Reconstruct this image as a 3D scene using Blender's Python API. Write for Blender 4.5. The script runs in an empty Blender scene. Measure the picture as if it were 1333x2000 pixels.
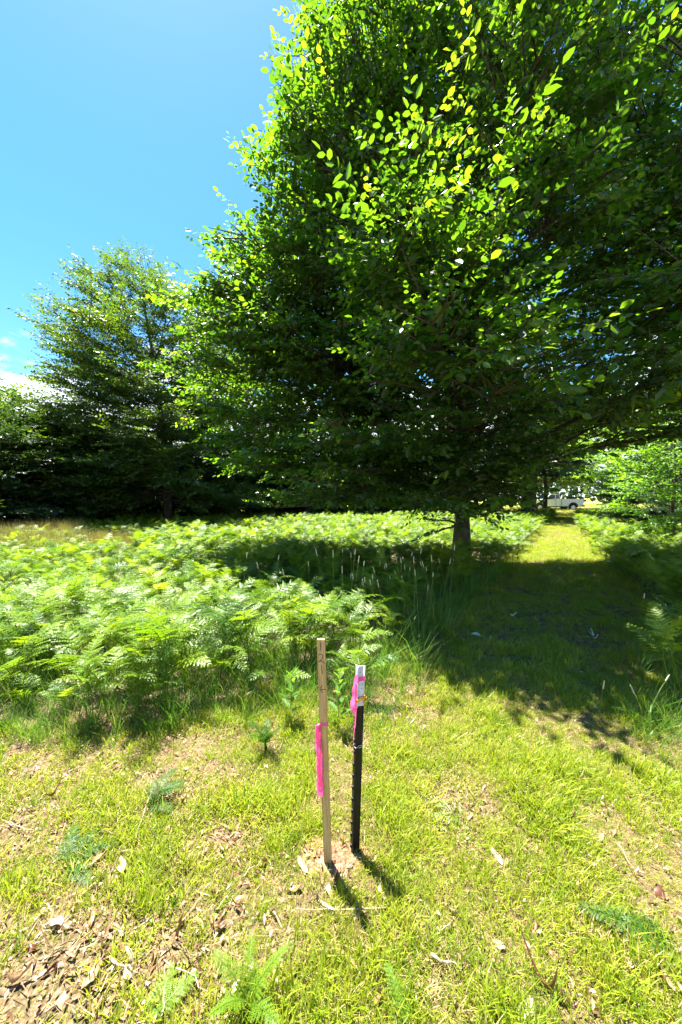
import bpy, math
import numpy as np
from mathutils import Vector, Matrix
rad = math.radians
scene = bpy.context.scene
C = scene.collection
# ------------------------------------------------------------------ camera, sky, sun, exposure
F = 722.0
PITCH = rad(2.38)
CAMH = 1.6
cd = bpy.data.cameras.new('camera'); cam = bpy.data.objects.new('camera', cd); C.objects.link(cam)
cd.sensor_fit = 'VERTICAL'; cd.sensor_height = 36.0; cd.lens = 36.0*F/2000.0
cd.clip_start = 0.05; cd.clip_end = 2000
cam.location = (0, 0, CAMH); cam.rotation_euler = (rad(90)-PITCH, 0, 0)
scene.camera = cam
SUN = Vector((-0.19, 0.27, 1.0)).normalized()
world = bpy.data.worlds.new('World'); scene.world = world; world.use_nodes = True
wn = world.node_tree.nodes; wl = world.node_tree.links; wn.clear()
wout = wn.new('ShaderNodeOutputWorld'); bg = wn.new('ShaderNodeBackground')
sky = wn.new('ShaderNodeTexSky'); sky.sky_type = 'NISHITA'; sky.sun_disc = False
sky.sun_elevation = math.asin(SUN.z); sky.sun_rotation = math.atan2(SUN.x, SUN.y) % (2*math.pi)
sky.air_density = 1.0; sky.dust_density = 0.3; sky.ozone_density = 3.0
wtc = wn.new('ShaderNodeTexCoord')
wsep = wn.new('ShaderNodeSeparateXYZ'); wl.new(wtc.outputs['Generated'], wsep.inputs[0])
wmap = wn.new('ShaderNodeMapping'); wmap.inputs['Scale'].default_value = (1.6, 1.6, 4.0); wmap.inputs['Location'].default_value = (3.3, 1.2, 0.4)
wl.new(wtc.outputs['Generated'], wmap.inputs[0])
wno = wn.new('ShaderNodeTexNoise'); wno.inputs['Scale'].default_value = 2.2; wno.inputs['Detail'].default_value = 9; wno.inputs['Roughness'].default_value = .55
wl.new(wmap.outputs[0], wno.inputs['Vector'])
wcut = wn.new('ShaderNodeMapRange'); wcut.inputs['From Min'].default_value = 0.02; wcut.inputs['From Max'].default_value = 0.42
wcut.inputs['To Min'].default_value = 0.52; wcut.inputs['To Max'].default_value = -0.30
wl.new(wsep.outputs['Z'], wcut.inputs['Value'])
wadd = wn.new('ShaderNodeMath'); wadd.operation = 'ADD'; wl.new(wno.outputs['Fac'], wadd.inputs[0]); wl.new(wcut.outputs[0], wadd.inputs[1])
wmr = wn.new('ShaderNodeMapRange'); wmr.interpolation_type = 'SMOOTHSTEP'; wmr.inputs['From Min'].default_value = .50; wmr.inputs['From Max'].default_value = .60
wl.new(wadd.outputs[0], wmr.inputs['Value'])
whs = wn.new('ShaderNodeHueSaturation'); whs.inputs['Saturation'].default_value = 1.3; whs.inputs['Hue'].default_value = .494; whs.inputs['Value'].default_value = 1.0; wl.new(sky.outputs[0], whs.inputs['Color'])
wmix = wn.new('ShaderNodeMix'); wmix.data_type = 'RGBA'
wl.new(wmr.outputs[0], wmix.inputs['Factor']); wl.new(whs.outputs[0], wmix.inputs['A']); wmix.inputs['B'].default_value = (6.5, 7.1, 7.8, 1)
wl.new(wmix.outputs['Result'], bg.inputs['Color']); bg.inputs['Strength'].default_value = 0.053
wl.new(bg.outputs[0], wout.inputs[0])
sl = bpy.data.lights.new('sun', 'SUN'); sl.energy = 5.0; sl.angle = rad(0.53); sl.color = (1.0, 0.95, 0.86)
so = bpy.data.objects.new('sun', sl); C.objects.link(so); so.rotation_euler = SUN.to_track_quat('Z', 'Y').to_euler(); so.location = (0, 0, 30)
scene.view_settings.view_transform = 'Standard'; scene.view_settings.look = 'None'
scene.view_settings.gamma = 1.0; scene.view_settings.use_curve_mapping = False
scene.view_settings.exposure = 2.6
scene.render.engine = 'CYCLES'
scene.cycles.max_bounces = 4; scene.cycles.transparent_max_bounces = 4; scene.cycles.diffuse_bounces = 2; scene.cycles.transmission_bounces = 3; scene.cycles.glossy_bounces = 2
R0 = np.random.default_rng(7)

# ------------------------------------------------------------------ helpers
def pix(px, py, D):
    r = (px-666.5)/F; u = -(py-1000)/F
    dy = math.cos(PITCH)+u*math.sin(PITCH); dz = -math.sin(PITCH)+u*math.cos(PITCH)
    k = D/dy
    return Vector((r*k, D, CAMH+dz*k))
def gpix(px, py, z=0.0):
    r = (px-666.5)/F; u = -(py-1000)/F
    dy = math.cos(PITCH)+u*math.sin(PITCH); dz = -math.sin(PITCH)+u*math.cos(PITCH)
    k = (z-CAMH)/dz
    return Vector((r*k, dy*k, z))
def vnoise(x, y, s, seed=0):
    x = np.asarray(x, float)*s; y = np.asarray(y, float)*s
    xi = np.floor(x); yi = np.floor(y); fx = x-xi; fy = y-yi
    fx = fx*fx*(3-2*fx); fy = fy*fy*(3-2*fy)
    def h(a, b):
        v = np.sin(a*127.1+b*311.7+seed*74.7)*43758.5453
        return v-np.floor(v)
    return (h(xi, yi)*(1-fx)+h(xi+1, yi)*fx)*(1-fy)+(h(xi, yi+1)*(1-fx)+h(xi+1, yi+1)*fx)*fy
def gz(x, y):
    return (vnoise(x, y, .9, 3)-.5)*.05+(vnoise(x, y, 3.1, 5)-.5)*.018
def mesh_np(name, V, faces, mats, attrs=None, smooth=False, fmat=None):
    """V (n,3); faces list of int arrays each (m,k)"""
    me = bpy.data.meshes.new(name)
    V = np.asarray(V, np.float32)
    faces = [np.asarray(f, np.int32) for f in faces if len(f)]
    me.vertices.add(len(V)); me.vertices.foreach_set('co', V.ravel())
    nl = sum(f.size for f in faces); nf = sum(len(f) for f in faces)
    me.loops.add(nl); me.polygons.add(nf)
    me.loops.foreach_set('vertex_index', np.concatenate([f.ravel() for f in faces]))
    tot = np.concatenate([np.full(len(f), f.shape[1], np.int32) for f in faces])
    st = np.concatenate([[0], np.cumsum(tot)[:-1]]).astype(np.int32)
    me.polygons.foreach_set('loop_start', st)
    try: me.polygons.foreach_set('loop_total', tot)
    except Exception: pass
    me.polygons.foreach_set('use_smooth', np.full(nf, smooth, bool))
    if fmat is not None: me.polygons.foreach_set('material_index', np.asarray(fmat, np.int32))
    if attrs:
        for k, a in attrs.items():
            at = me.attributes.new(k, 'FLOAT', 'POINT'); at.data.foreach_set('value', np.asarray(a, np.float32))
    for m in (mats if isinstance(mats, (list, tuple)) else [mats]): me.materials.append(m)
    me.update(calc_edges=True); me.validate()
    return me
def link(name, me, parent=None, loc=None):
    o = bpy.data.objects.new(name, me); C.objects.link(o)
    if parent: o.parent = parent
    if loc is not None: o.location = loc
    return o
def tag(o, label=None, cat=None, group=None, kind=None):
    if label: o['label'] = label
    if cat: o['category'] = cat
    if group: o['group'] = group
    if kind: o['kind'] = kind
    return o
def thing(name, label, cat, loc=(0, 0, 0), group=None):
    return tag(link(name, None, None, loc), label, cat, group)
class MB:
    def __init__(s): s.V = []; s.Q = []; s.T = []; s.n = 0
    def add(s, V, Q=None, T=None):
        V = np.asarray(V, float)
        if Q is not None and len(Q): s.Q.append(np.asarray(Q)+s.n)
        if T is not None and len(T): s.T.append(np.asarray(T)+s.n)
        s.V.append(V); s.n += len(V)
    def tube(s, P, r, k=6, cap=True):
        P = np.asarray(P, float); r = np.broadcast_to(np.asarray(r, float), (len(P),))
        T = np.gradient(P, axis=0); T /= np.linalg.norm(T, axis=1)[:, None]+1e-9
        up = np.array([0, 0, 1.]) if abs(T[0][2]) < .9 else np.array([1., 0, 0])
        A = np.cross(T, up); A /= np.linalg.norm(A, axis=1)[:, None]+1e-9; B = np.cross(T, A)
        a = np.arange(k)*2*math.pi/k
        V = P[:, None]+r[:, None, None]*(np.cos(a)[None, :, None]*A[:, None]+np.sin(a)[None, :, None]*B[:, None])
        n = len(P); i = np.arange(n-1)[:, None]*k; j = np.arange(k)[None]; j2 = (j+1) % k
        Q = np.stack([i+j, i+j2, i+k+j2, i+k+j], -1).reshape(-1, 4)
        V = V.reshape(-1, 3)
        T3 = []
        if cap:
            V = np.vstack([V, P[:1], P[-1:]]); c0 = n*k; c1 = c0+1
            T3 = [[c0, (b+1) % k, b] for b in range(k)]+[[c1, (n-1)*k+b, (n-1)*k+(b+1) % k] for b in range(k)]
        s.add(V, Q, T3)
    def box(s, c, size, M=None):
        c = np.asarray(c, float); h = np.asarray(size, float)/2
        V = np.array([[x, y, z] for z in (-1, 1) for y in (-1, 1) for x in (-1, 1)])*h+c
        if M is not None: V = V@np.asarray(M).T
        s.add(V, [[0, 2, 3, 1], [4, 5, 7, 6], [0, 1, 5, 4], [2, 6, 7, 3], [0, 4, 6, 2], [1, 3, 7, 5]])
    def prism(s, P, y0, y1):
        """polygon P in xz extruded along y, triangle fan caps need convex; uses ngon via object build"""
        n = len(P); V = [(p[0], y0, p[1]) for p in P]+[(p[0], y1, p[1]) for p in P]
        s.add(V, [[i, (i+1) % n, n+(i+1) % n, n+i] for i in range(n)])
    def mesh(s, name, mat, smooth=False, attrs=None):
        f = []
        if s.Q: f.append(np.vstack(s.Q))
        if s.T: f.append(np.vstack(s.T))
        return mesh_np(name, np.vstack(s.V), f, mat, attrs, smooth)
    def build(s, name, mat, parent=None, smooth=False, loc=None): return link(name, s.mesh(name, mat, smooth), parent, loc)
def bevel(o, w, seg=2):
    m = o.modifiers.new('bevel', 'BEVEL'); m.width = w; m.segments = seg; m.limit_method = 'ANGLE'; return o

# ------------------------------------------------------------------ materials
def newmat(name):
    m = bpy.data.materials.new(name); m.use_nodes = True; nt = m.node_tree; nt.nodes.clear()
    out = nt.nodes.new('ShaderNodeOutputMaterial'); return m, nt.nodes, nt.links, out
def ramp(N, stops):
    r = N.new('ShaderNodeValToRGB'); e = r.color_ramp.elements
    while len(e) < len(stops): e.new(.5)
    for i, (p, c) in enumerate(stops): e[i].position = p; e[i].color = (*c, 1)
    return r
def leaf_mat(name, stops, tstops, rough=.38, spec=.5, tfac=.45, use='both', veins=False):
    m, N, L, out = newmat(name)
    if use == 'attr':
        a = N.new('ShaderNodeAttribute'); a.attribute_name = 'tint'; src = a.outputs['Fac']
    elif use == 'both':
        a = N.new('ShaderNodeAttribute'); a.attribute_name = 'tint'; b = N.new('ShaderNodeObjectInfo')
        x = N.new('ShaderNodeMath'); x.operation = 'MULTIPLY_ADD'; x.inputs[1].default_value = .5
        y = N.new('ShaderNodeMath'); y.operation = 'MULTIPLY'; y.inputs[1].default_value = .5
        L.new(b.outputs['Random'], y.inputs[0]); L.new(a.outputs['Fac'], x.inputs[0]); L.new(y.outputs[0], x.inputs[2]); src = x.outputs[0]
    else:
        b = N.new('ShaderNodeObjectInfo'); src = b.outputs['Random']
    r1 = ramp(N, stops); r2 = ramp(N, tstops); L.new(src, r1.inputs[0]); L.new(src, r2.inputs[0])
    p = N.new('ShaderNodeBsdfPrincipled'); p.inputs['Roughness'].default_value = rough; p.inputs['Specular IOR Level'].default_value = spec
    t = N.new('ShaderNodeBsdfTranslucent'); mx = N.new('ShaderNodeMixShader'); mx.inputs[0].default_value = tfac
    L.new(r1.outputs[0], p.inputs['Base Color']); L.new(r2.outputs[0], t.inputs['Color'])
    L.new(p.outputs[0], mx.inputs[1]); L.new(t.outputs[0], mx.inputs[2]); L.new(mx.outputs[0], out.inputs[0])
    return m
def plain(name, col, rough=.6, spec=.4, metal=0, noise=None, ns=20, bump=0, trans=0, stretch=None):
    m, N, L, out = newmat(name)
    p = N.new('ShaderNodeBsdfPrincipled'); p.inputs['Base Color'].default_value = (*col, 1); p.inputs['Roughness'].default_value = rough
    p.inputs['Specular IOR Level'].default_value = spec; p.inputs['Metallic'].default_value = metal
    if noise is not None:
        tc = N.new('ShaderNodeTexCoord'); mp = N.new('ShaderNodeMapping'); L.new(tc.outputs['Object'], mp.inputs[0])
        if stretch: mp.inputs['Scale'].default_value = stretch
        n = N.new('ShaderNodeTexNoise'); n.inputs['Scale'].default_value = ns; n.inputs['Detail'].default_value = 6
        L.new(mp.outputs[0], n.inputs['Vector'])
        r = ramp(N, [(.35, noise), (.65, col)]); L.new(n.outputs['Fac'], r.inputs[0]); L.new(r.outputs[0], p.inputs['Base Color'])
        if bump:
            b = N.new('ShaderNodeBump'); b.inputs['Strength'].default_value = bump; b.inputs['Distance'].default_value = .02
            L.new(n.outputs['Fac'], b.inputs['Height']); L.new(b.outputs[0], p.inputs['Normal'])
    if trans:
        t = N.new('ShaderNodeBsdfTranslucent'); t.inputs[0].default_value = (*col, 1); mx = N.new('ShaderNodeMixShader'); mx.inputs[0].default_value = trans
        L.new(p.outputs[0], mx.inputs[1]); L.new(t.outputs[0], mx.inputs[2]); L.new(mx.outputs[0], out.inputs[0])
    else: L.new(p.outputs[0], out.inputs[0])
    return m
G1 = [(0, (.014, .035, .006)), (.6, (.028, .07, .010)), (1, (.07, .14, .018))]
T1 = [(0, (.04, .12, .004)), (.5, (.18, .40, .008)), (1, (.45, .64, .015))]
M_leafA = leaf_mat('near tree leaf', G1, T1, .36, .5, .42)
M_leafB = leaf_mat('hornbeam leaf', [(0, (.012, .032, .008)), (.7, (.045, .09, .012)), (1, (.10, .14, .015))], [(0, (.07, .18, .006)), (.6, (.19, .33, .008)), (1, (.42, .48, .015))], .40, .45, .34)
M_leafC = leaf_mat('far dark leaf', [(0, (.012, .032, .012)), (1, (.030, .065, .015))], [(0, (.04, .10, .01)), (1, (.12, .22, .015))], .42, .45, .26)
M_leafL = leaf_mat('bright shrub leaf', [(0, (.05, .13, .02)), (1, (.10, .2, .02))], [(0, (.16, .38, .02)), (1, (.3, .5, .02))], .42, .4, .45)
M_pine = leaf_mat('pine needle', [(0, (.015, .04, .022)), (1, (.05, .10, .045))], [(0, (.03, .07, .02)), (1, (.07, .14, .03))], .45, .4, .2)
M_bark = plain('bark', (.085, .07, .055), .9, .2, noise=(.03, .024, .018), ns=9, bump=.8, stretch=(1, 1, .25))
M_twig = plain('twig', (.06, .045, .03), .8, .2)
M_fern = leaf_mat('fern', [(0, (.025, .08, .012)), (.35, (.08, .155, .012)), (.75, (.155, .24, .016)), (.93, (.22, .32, .025)), (1, (.36, .28, .06))], [(0, (.03, .10, .006)), (.35, (.17, .31, .006)), (.75, (.36, .50, .008)), (1, (.48, .54, .015))], .42, .36, .40, 'both')
M_fernb = leaf_mat('fresh fern', [(0, (.07, .14, .008)), (1, (.12, .2, .012))], [(0, (.16, .32, .008)), (1, (.3, .42, .01))], .5, .25, .4, 'both')
M_fernd = leaf_mat('dark fern', [(0, (.02, .06, .004)), (1, (.04, .10, .006))], [(0, (.04, .14, .004)), (1, (.08, .2, .005))], .5, .25, .3, 'both')
M_fernp = leaf_mat('wilted fern', [(0, (.14, .2, .06)), (1, (.24, .28, .1))], [(0, (.16, .24, .05)), (1, (.26, .32, .08))], .4, .5, .35, 'both')
M_stem = plain('stem', (.12, .16, .03), .5)
M_grass = leaf_mat('lawn grass', [(0, (.06, .14, .008)), (.5, (.20, .25, .014)), (1, (.36, .38, .04))], [(0, (.16, .38, .008)), (.5, (.42, .52, .014)), (1, (.55, .52, .05))], .4, .35, .4, 'both')
M_dry = leaf_mat('dry grass', [(0, (.22, .16, .05)), (1, (.48, .38, .18))], [(0, (.24, .18, .05)), (1, (.4, .3, .1))], .5, .35, .3, 'both')
M_long = leaf_mat('long grass', [(0, (.04, .12, .012)), (.6, (.08, .18, .016)), (1, (.2, .26, .03))], [(0, (.08, .24, .012)), (.6, (.16, .34, .016)), (1, (.3, .38, .03))], .38, .4, .4, 'both')
M_gold = leaf_mat('golden grass', [(0, (.12, .15, .03)), (1, (.34, .24, .10))], [(0, (.2, .24, .03)), (1, (.32, .22, .07))], .5, .3, .4, 'both')
M_mead = leaf_mat('meadow grass', [(0, (.18, .24, .03)), (1, (.42, .38, .07))], [(0, (.26, .32, .03)), (1, (.42, .4, .06))], .5, .3, .4, 'both')
M_dead = leaf_mat('dead leaf', [(0, (.16, .075, .03)), (.45, (.38, .26, .15)), (1, (.6, .49, .36))], [(0, (.2, .08, .02)), (1, (.34, .2, .08))], .42, .45, .15, 'rand')
M_chip = leaf_mat('litter scrap', [(0, (.05, .02, .012)), (.4, (.17, .09, .045)), (.75, (.36, .24, .14)), (1, (.6, .5, .38))], [(0, (.1, .05, .02)), (1, (.3, .2, .1))], .5, .35, .08, 'both')

def ground_mat(name, a, b, c, s=3.0):
    m, N, L, out = newmat(name)
    tc = N.new('ShaderNodeTexCoord'); n1 = N.new('ShaderNodeTexNoise'); n1.inputs['Scale'].default_value = s; n1.inputs['Detail'].default_value = 8; n1.inputs['Roughness'].default_value = .7
    n2 = N.new('ShaderNodeTexNoise'); n2.inputs['Scale'].default_value = 55; n2.inputs['Detail'].default_value = 5; n2.inputs['Roughness'].default_value = .75
    v = N.new('ShaderNodeTexVoronoi'); v.inputs['Scale'].default_value = 60
    for q in (n1, n2, v): L.new(tc.outputs['Object'], q.inputs['Vector'])
    r1 = ramp(N, [(.38, a), (.62, b)]); L.new(n1.outputs['Fac'], r1.inputs[0])
    mx = N.new('ShaderNodeMix'); mx.data_type = 'RGBA'; r2 = ramp(N, [(.45, (0, 0, 0)), (.6, (1, 1, 1))]); L.new(n2.outputs['Fac'], r2.inputs[0])
    L.new(r2.outputs[0], mx.inputs['Factor']); L.new(r1.outputs[0], mx.inputs['A']); mx.inputs['B'].default_value = (*c, 1)
    p = N.new('ShaderNodeBsdfPrincipled'); p.inputs['Roughness'].default_value = .9; p.inputs['Specular IOR Level'].default_value = .15
    L.new(mx.outputs['Result'], p.inputs['Base Color'])
    bp = N.new('ShaderNodeBump'); bp.inputs['Strength'].default_value = .9; bp.inputs['Distance'].default_value = .012
    L.new(v.outputs['Distance'], bp.inputs['Height']); L.new(bp.outputs[0], p.inputs['Normal']); L.new(p.outputs[0], out.inputs[0])
    return m
M_ground = ground_mat('leafy soil', (.06, .045, .025), (.06, .07, .02), (.16, .12, .07))
M_path = ground_mat('mown turf', (.07, .045, .025), (.075, .07, .022), (.19, .125, .07))
M_meadow = ground_mat('meadow', (.24, .28, .04), (.40, .36, .08), (.32, .34, .06), .3)
M_soil = ground_mat('bare soil', (.11, .05, .03), (.19, .1, .055), (.32, .2, .12), 9)

# ------------------------------------------------------------------ the setting
def grid(name, xs, ys, zf, mat, off=0):
    X, Y = np.meshgrid(xs, ys); Z = zf(X, Y)+off
    V = np.stack([X, Y, Z], -1).reshape(-1, 3); n = len(xs)
    i = np.arange(len(ys)-1)[:, None]*n+np.arange(n-1)[None]
    return link(name, mesh_np(name, V, [np.stack([i, i+1, i+n+1, i+n], -1).reshape(-1, 4)], mat, smooth=True))
def flatfar(X, Y):
    d = np.hypot(X, Y-5); k = np.clip((26-d)/8, 0, 1); return gz(X, Y)*k
fine = np.arange(-9, 12.01, .12)
xs = np.concatenate([[-600, -300, -150, -80, -50, -35, -26, -20, -16, -13, -11], fine, [13.5, 16, 20, 26, 35, 50, 80, 150, 300, 600]])
ys = np.concatenate([[-300, -100, -40, -15, -6, -3], np.arange(-1.5, 18, .12), [20, 23, 26, 30, 34, 40, 60, 100, 200, 400, 900]])
tag(grid('ground', xs, ys, flatfar, M_ground), kind='structure')
ledge = lambda y: np.interp(y, [2.2, 2.8, 3.5, 5, 8.5, 12, 17.7, 25, 40], [-.2, .36, .66, 1.35, 3.85, 6.05, 9.65, 14.3, 23.5])
redge = lambda y: np.interp(y, [1.6, 2.6, 3.2, 5.1, 8.5, 17.7, 25, 40], [2.2, 2.45, 2.8, 4.2, 6.15, 11.3, 16.0, 25.5])
yy = np.concatenate([np.arange(-1.5, 8, .1), np.arange(8, 37, .25)]); U = np.linspace(0, 1, 60)
le_ = np.interp(yy, [-1.5, 2.3, 2.9, 3.3], [-5, -4, -.8, .3])*(yy < 3.2)+ledge(yy)*(yy >= 3.2); re_ = np.interp(yy, [-1.5, 2.2, 2.6], [5, 4, 2.6])*(yy < 2.6)+redge(yy)*(yy >= 2.6)
PX = le_[:, None]*(1-U)+re_[:, None]*U; PY = np.repeat(yy[:, None], 60, 1)
V = np.stack([PX, PY, flatfar(PX, PY)+.012], -1).reshape(-1, 3); i = np.arange(len(yy)-1)[:, None]*60+np.arange(59)[None]
tag(link('mown_path', mesh_np('mown_path', V, [np.stack([i, i+1, i+61, i+60], -1).reshape(-1, 4)], M_path, smooth=True)), kind='structure')
xs2 = np.linspace(-250, 400, 40); ys2 = np.concatenate([[38.5], np.linspace(44, 300, 20)])
tag(grid('meadow', xs2, ys2, lambda X, Y: 0*X, M_meadow, .02), kind='structure')

# ------------------------------------------------------------------ scatter (geometry nodes instances)
def scatter(name, objs, P, rot, scl, idx, kind='stuff', label=None, cat=None, parent=None):
    coll = bpy.data.collections.new(name+'_source')
    for o in objs: coll.objects.link(o)
    me = bpy.data.meshes.new(name); P = np.asarray(P, np.float32)
    me.vertices.add(len(P)); me.vertices.foreach_set('co', P.ravel())
    a = me.attributes.new('rot', 'FLOAT_VECTOR', 'POINT'); a.data.foreach_set('vector', np.asarray(rot, np.float32).ravel())
    a = me.attributes.new('scl', 'FLOAT_VECTOR', 'POINT'); s = np.asarray(scl, np.float32)
    if s.ndim == 1: s = np.repeat(s[:, None], 3, 1)
    a.data.foreach_set('vector', s.ravel())
    a = me.attributes.new('idx', 'INT', 'POINT'); a.data.foreach_set('value', np.asarray(idx, np.int32))
    o = link(name, me, parent); tag(o, label, cat, None, kind)
    ng = bpy.data.node_groups.new(name, 'GeometryNodeTree')
    ng.interface.new_socket('Geometry', in_out='INPUT', socket_type='NodeSocketGeometry'); ng.interface.new_socket('Geometry', in_out='OUTPUT', socket_type='NodeSocketGeometry')
    N = ng.nodes; L = ng.links
    gi = N.new('NodeGroupInput'); go = N.new('NodeGroupOutput'); ci = N.new('GeometryNodeCollectionInfo')
    ci.inputs['Collection'].default_value = coll; ci.inputs['Separate Children'].default_value = True; ci.inputs['Reset Children'].default_value = True
    ip = N.new('GeometryNodeInstanceOnPoints'); ip.inputs['Pick Instance'].default_value = True
    def na(n, t):
        q = N.new('GeometryNodeInputNamedAttribute'); q.data_type = t; q.inputs['Name'].default_value = n; return q.outputs['Attribute']
    er = N.new('FunctionNodeEulerToRotation'); L.new(na('rot', 'FLOAT_VECTOR'), er.inputs[0])
    L.new(gi.outputs[0], ip.inputs['Points']); L.new(ci.outputs[0], ip.inputs['Instance']); L.new(na('idx', 'INT'), ip.inputs['Instance Index'])
    L.new(er.outputs[0], ip.inputs['Rotation']); L.new(na('scl', 'FLOAT_VECTOR'), ip.inputs['Scale']); L.new(ip.outputs[0], go.inputs[0])
    m = o.modifiers.new('scatter', 'NODES'); m.node_group = ng
    return o

# ------------------------------------------------------------------ trees
LEAF = np.array([[0, 0, 0], [.32, .23, .05], [.72, .20, .03], [1, 0, -.06], [.72, -.20, .03], [.32, -.23, .05], [.5, 0, -.02]])
LQ = np.array([[0, 6, 2, 1], [0, 5, 4, 6]]); LT = np.array([[6, 3, 2], [6, 4, 3]])
LEAF4 = np.array([[0, 0, 0], [.45, .24, .04], [1, 0, -.05], [.45, -.24, .04]]); LQ4 = np.array([[0, 1, 2, 3]])
NEED = np.array([[0, 0, 0], [.5, .05, .03], [1, 0, 0], [.5, -.05, .03]])
def leaves_mesh(name, P, X, Z, S, tint, mat, tmpl='full', wid=1.0):
    B, Q, T = {'full': (LEAF, LQ, LT), 'quad': (LEAF4, LQ4, None), 'needle': (NEED, LQ4, None)}[tmpl]
    B = B*np.array([1, wid, 1])
    X = X/np.linalg.norm(X, axis=1)[:, None]; Y = np.cross(Z, X); Y /= np.linalg.norm(Y, axis=1)[:, None]+1e-9; Z = np.cross(X, Y)
    V = P[:, None]+S[:, None, None]*(B[None, :, :1]*X[:, None]+B[None, :, 1:2]*Y[:, None]+B[None, :, 2:]*Z[:, None])
    n = len(P); k = len(B); off = (np.arange(n)*k)[:, None, None]
    f = [(Q[None]+off).reshape(-1, 4)]
    if T is not None: f.append((T[None]+off).reshape(-1, 3))
    return mesh_np(name, V.reshape(-1, 3), f, mat, {'tint': np.repeat(tint, k)})
def unit(v): return v/(np.linalg.norm(v, axis=-1, keepdims=True)+1e-9)
def tree(name, label, cat, loc, H, env, tr, nlimb, leaf, mat, seed, lean=(0, 0), azmul=None, hlow=1.6, tmpl='quad', nmax=30000, parts=0,
         extra=(), sec=.30, tw=.15, lsp=.065, slope=(.15, .9), group=None, wid=1.0, fork=.8, twigs=False, hang=.35, stems=1, lrand=.55, pw=1.1, shade=False, holes=0, tint=(0, .75)):
    r = np.random.default_rng(seed); eh = [e[0] for e in env]; er = [e[1] for e in env]
    azm = azmul or (lambda a: 1.0); x0, y0 = loc; z0 = float(gz(x0, y0)) if math.hypot(x0, y0-5) < 18 else 0.0
    root = thing(name, label, cat, (x0, y0, z0), group)
    # trunk
    zs = np.linspace(-.1, H*.93, 16)
    wob = np.cumsum(r.normal(0, .055*H/15, (16, 2)), 0); wob[:3] = 0
    tp = lambda h: np.array([np.interp(h, zs, wob[:, 0])+lean[0]*max(h, 0)/H, np.interp(h, zs, wob[:, 1])+lean[1]*max(h, 0)/H, h])
    m = MB(); P = np.array([tp(h) for h in zs]); rr = tr*np.clip(1-zs/H, .04, 1)**.85; rr[0] *= 1.35
    m.tube(P, rr, 12)
    trk = m.build('trunk', M_bark, root, True)
    for s in range(stems-1):
        m = MB(); a = r.uniform(0, 6.28); q = np.linspace(0, 1, 9); L = H*r.uniform(.6, .85)
        B = tp(.1)[None]+np.stack([np.cos(a)*(.12+q*H*.12), np.sin(a)*(.12+q*H*.12), q*L], -1)+np.cumsum(r.normal(0, .04, (9, 3)), 0)*q[:, None]
        m.tube(B, tr*.7*(1-q*.9), 8); m.build('trunk', M_bark, root, True)
    LP = []; LX = []; LZ = []; LS = []; LTn = []
    TW = [[], [], []]; sb = MB()
    def foliage(P, D, Lt, up):   # twig starts, dirs, lengths
        LP.append(P); LX.append(D); LZ.append(up); LS.append(Lt)
    def inside(p):
        if not shade: return True
        wx, wy, wz = p[0]+x0, p[1]+y0, p[2]+z0; sx = wx+.19*wz; sy = wy-.27*wz
        if wz < 1.35 and math.hypot(p[0], p[1]) > 1.5: return False
        if wz < 2.9 and p[0] > .7: return False
        return sy > np.interp(sx, [-3, -1.3, -.2, .5, 1.0, 1.3, 2.2, 4, 8], [6.3, 5.4, 4.8, 3.9, 2.95, 2.6, 2.4, 2.6, 2.8]) and (sy < 8.8 or sx < -.5)
    def limb(S, E, rise, r0, L, k, straight=False, dens=1.0, secL=1.0):
        for _ in range(14):
            if inside(E): break
            E = S+(E-S)*.9
        L = np.linalg.norm(E-S)
        if L < .7: return
        q = np.linspace(0, 1, 9)
        P = S[None]*(1-q[:, None])+E[None]*q[:, None]
        P[:, 2] = S[2]+(E[2]-S[2])*q**rise
        P += np.cumsum(r.normal(0, L*.012, (9, 3)), 0)*np.sin(q*3.1)[:, None]
        mm = MB(); mm.tube(P, r0*(1-q*.88), 6, False); mm.build('branch', M_bark, root, True)
        az = math.atan2(E[1]-S[1], E[0]-S[0])
        n2 = max(5, int(L/sec*dens)); ts = np.sort(r.uniform(.18, 1, n2)**.85)
        for i, t in enumerate(ts):
            p = np.array([np.interp(t, q, P[:, c]) for c in range(3)])
            sd = 1 if i % 2 else -1
            a2 = az+sd*r.uniform(.35, 1.15)*(1-.3*t); l2 = secL*min((.2+.34*(1-t))*L*r.uniform(.6, 1.15)+.25, 2.2)
            el = r.normal(.08+.35*max(0, (E[2]-S[2])/max(L, .1)), .16)
            d2 = np.array([math.cos(a2)*math.cos(el), math.sin(a2)*math.cos(el), math.sin(el)])
            while l2 > .3 and not inside(p+d2*l2): l2 *= .8
            n3 = max(2, int(l2/tw)); t3 = (np.arange(n3)+r.uniform(.3, 1))/n3*l2
            droop = -.06*t3**2
            B = p[None]+d2[None]*t3[:, None]; B[:, 2] += droop
            q2 = np.linspace(0, 1, 4)[:, None]*l2; SB = p[None]+d2[None]*q2; SB[:, 2] += -.06*q2[:, 0]**2
            sb.tube(SB, np.array([.010, .007, .005, .002])*max(1, L/3), 3, False)
            up = unit(np.array([0, 0, 1.])+r.normal(0, .22, 3)-.25*d2*np.sign(el))
            sgn = np.where(np.arange(n3) % 2 == 0, 1, -1)[:, None]
            sdv = unit(np.cross(d2, up))
            D = unit(d2[None]*r.uniform(.5, 1, (n3, 1))+sdv[None]*sgn*r.uniform(.4, 1, (n3, 1))+r.normal(0, .14, (n3, 3)))
            D[-1] = d2
            foliage(B, D, r.uniform(.18, .46, n3), np.repeat(up[None], n3, 0)+r.normal(0, .15, (n3, 3)))
    maxR = max(er)
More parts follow.
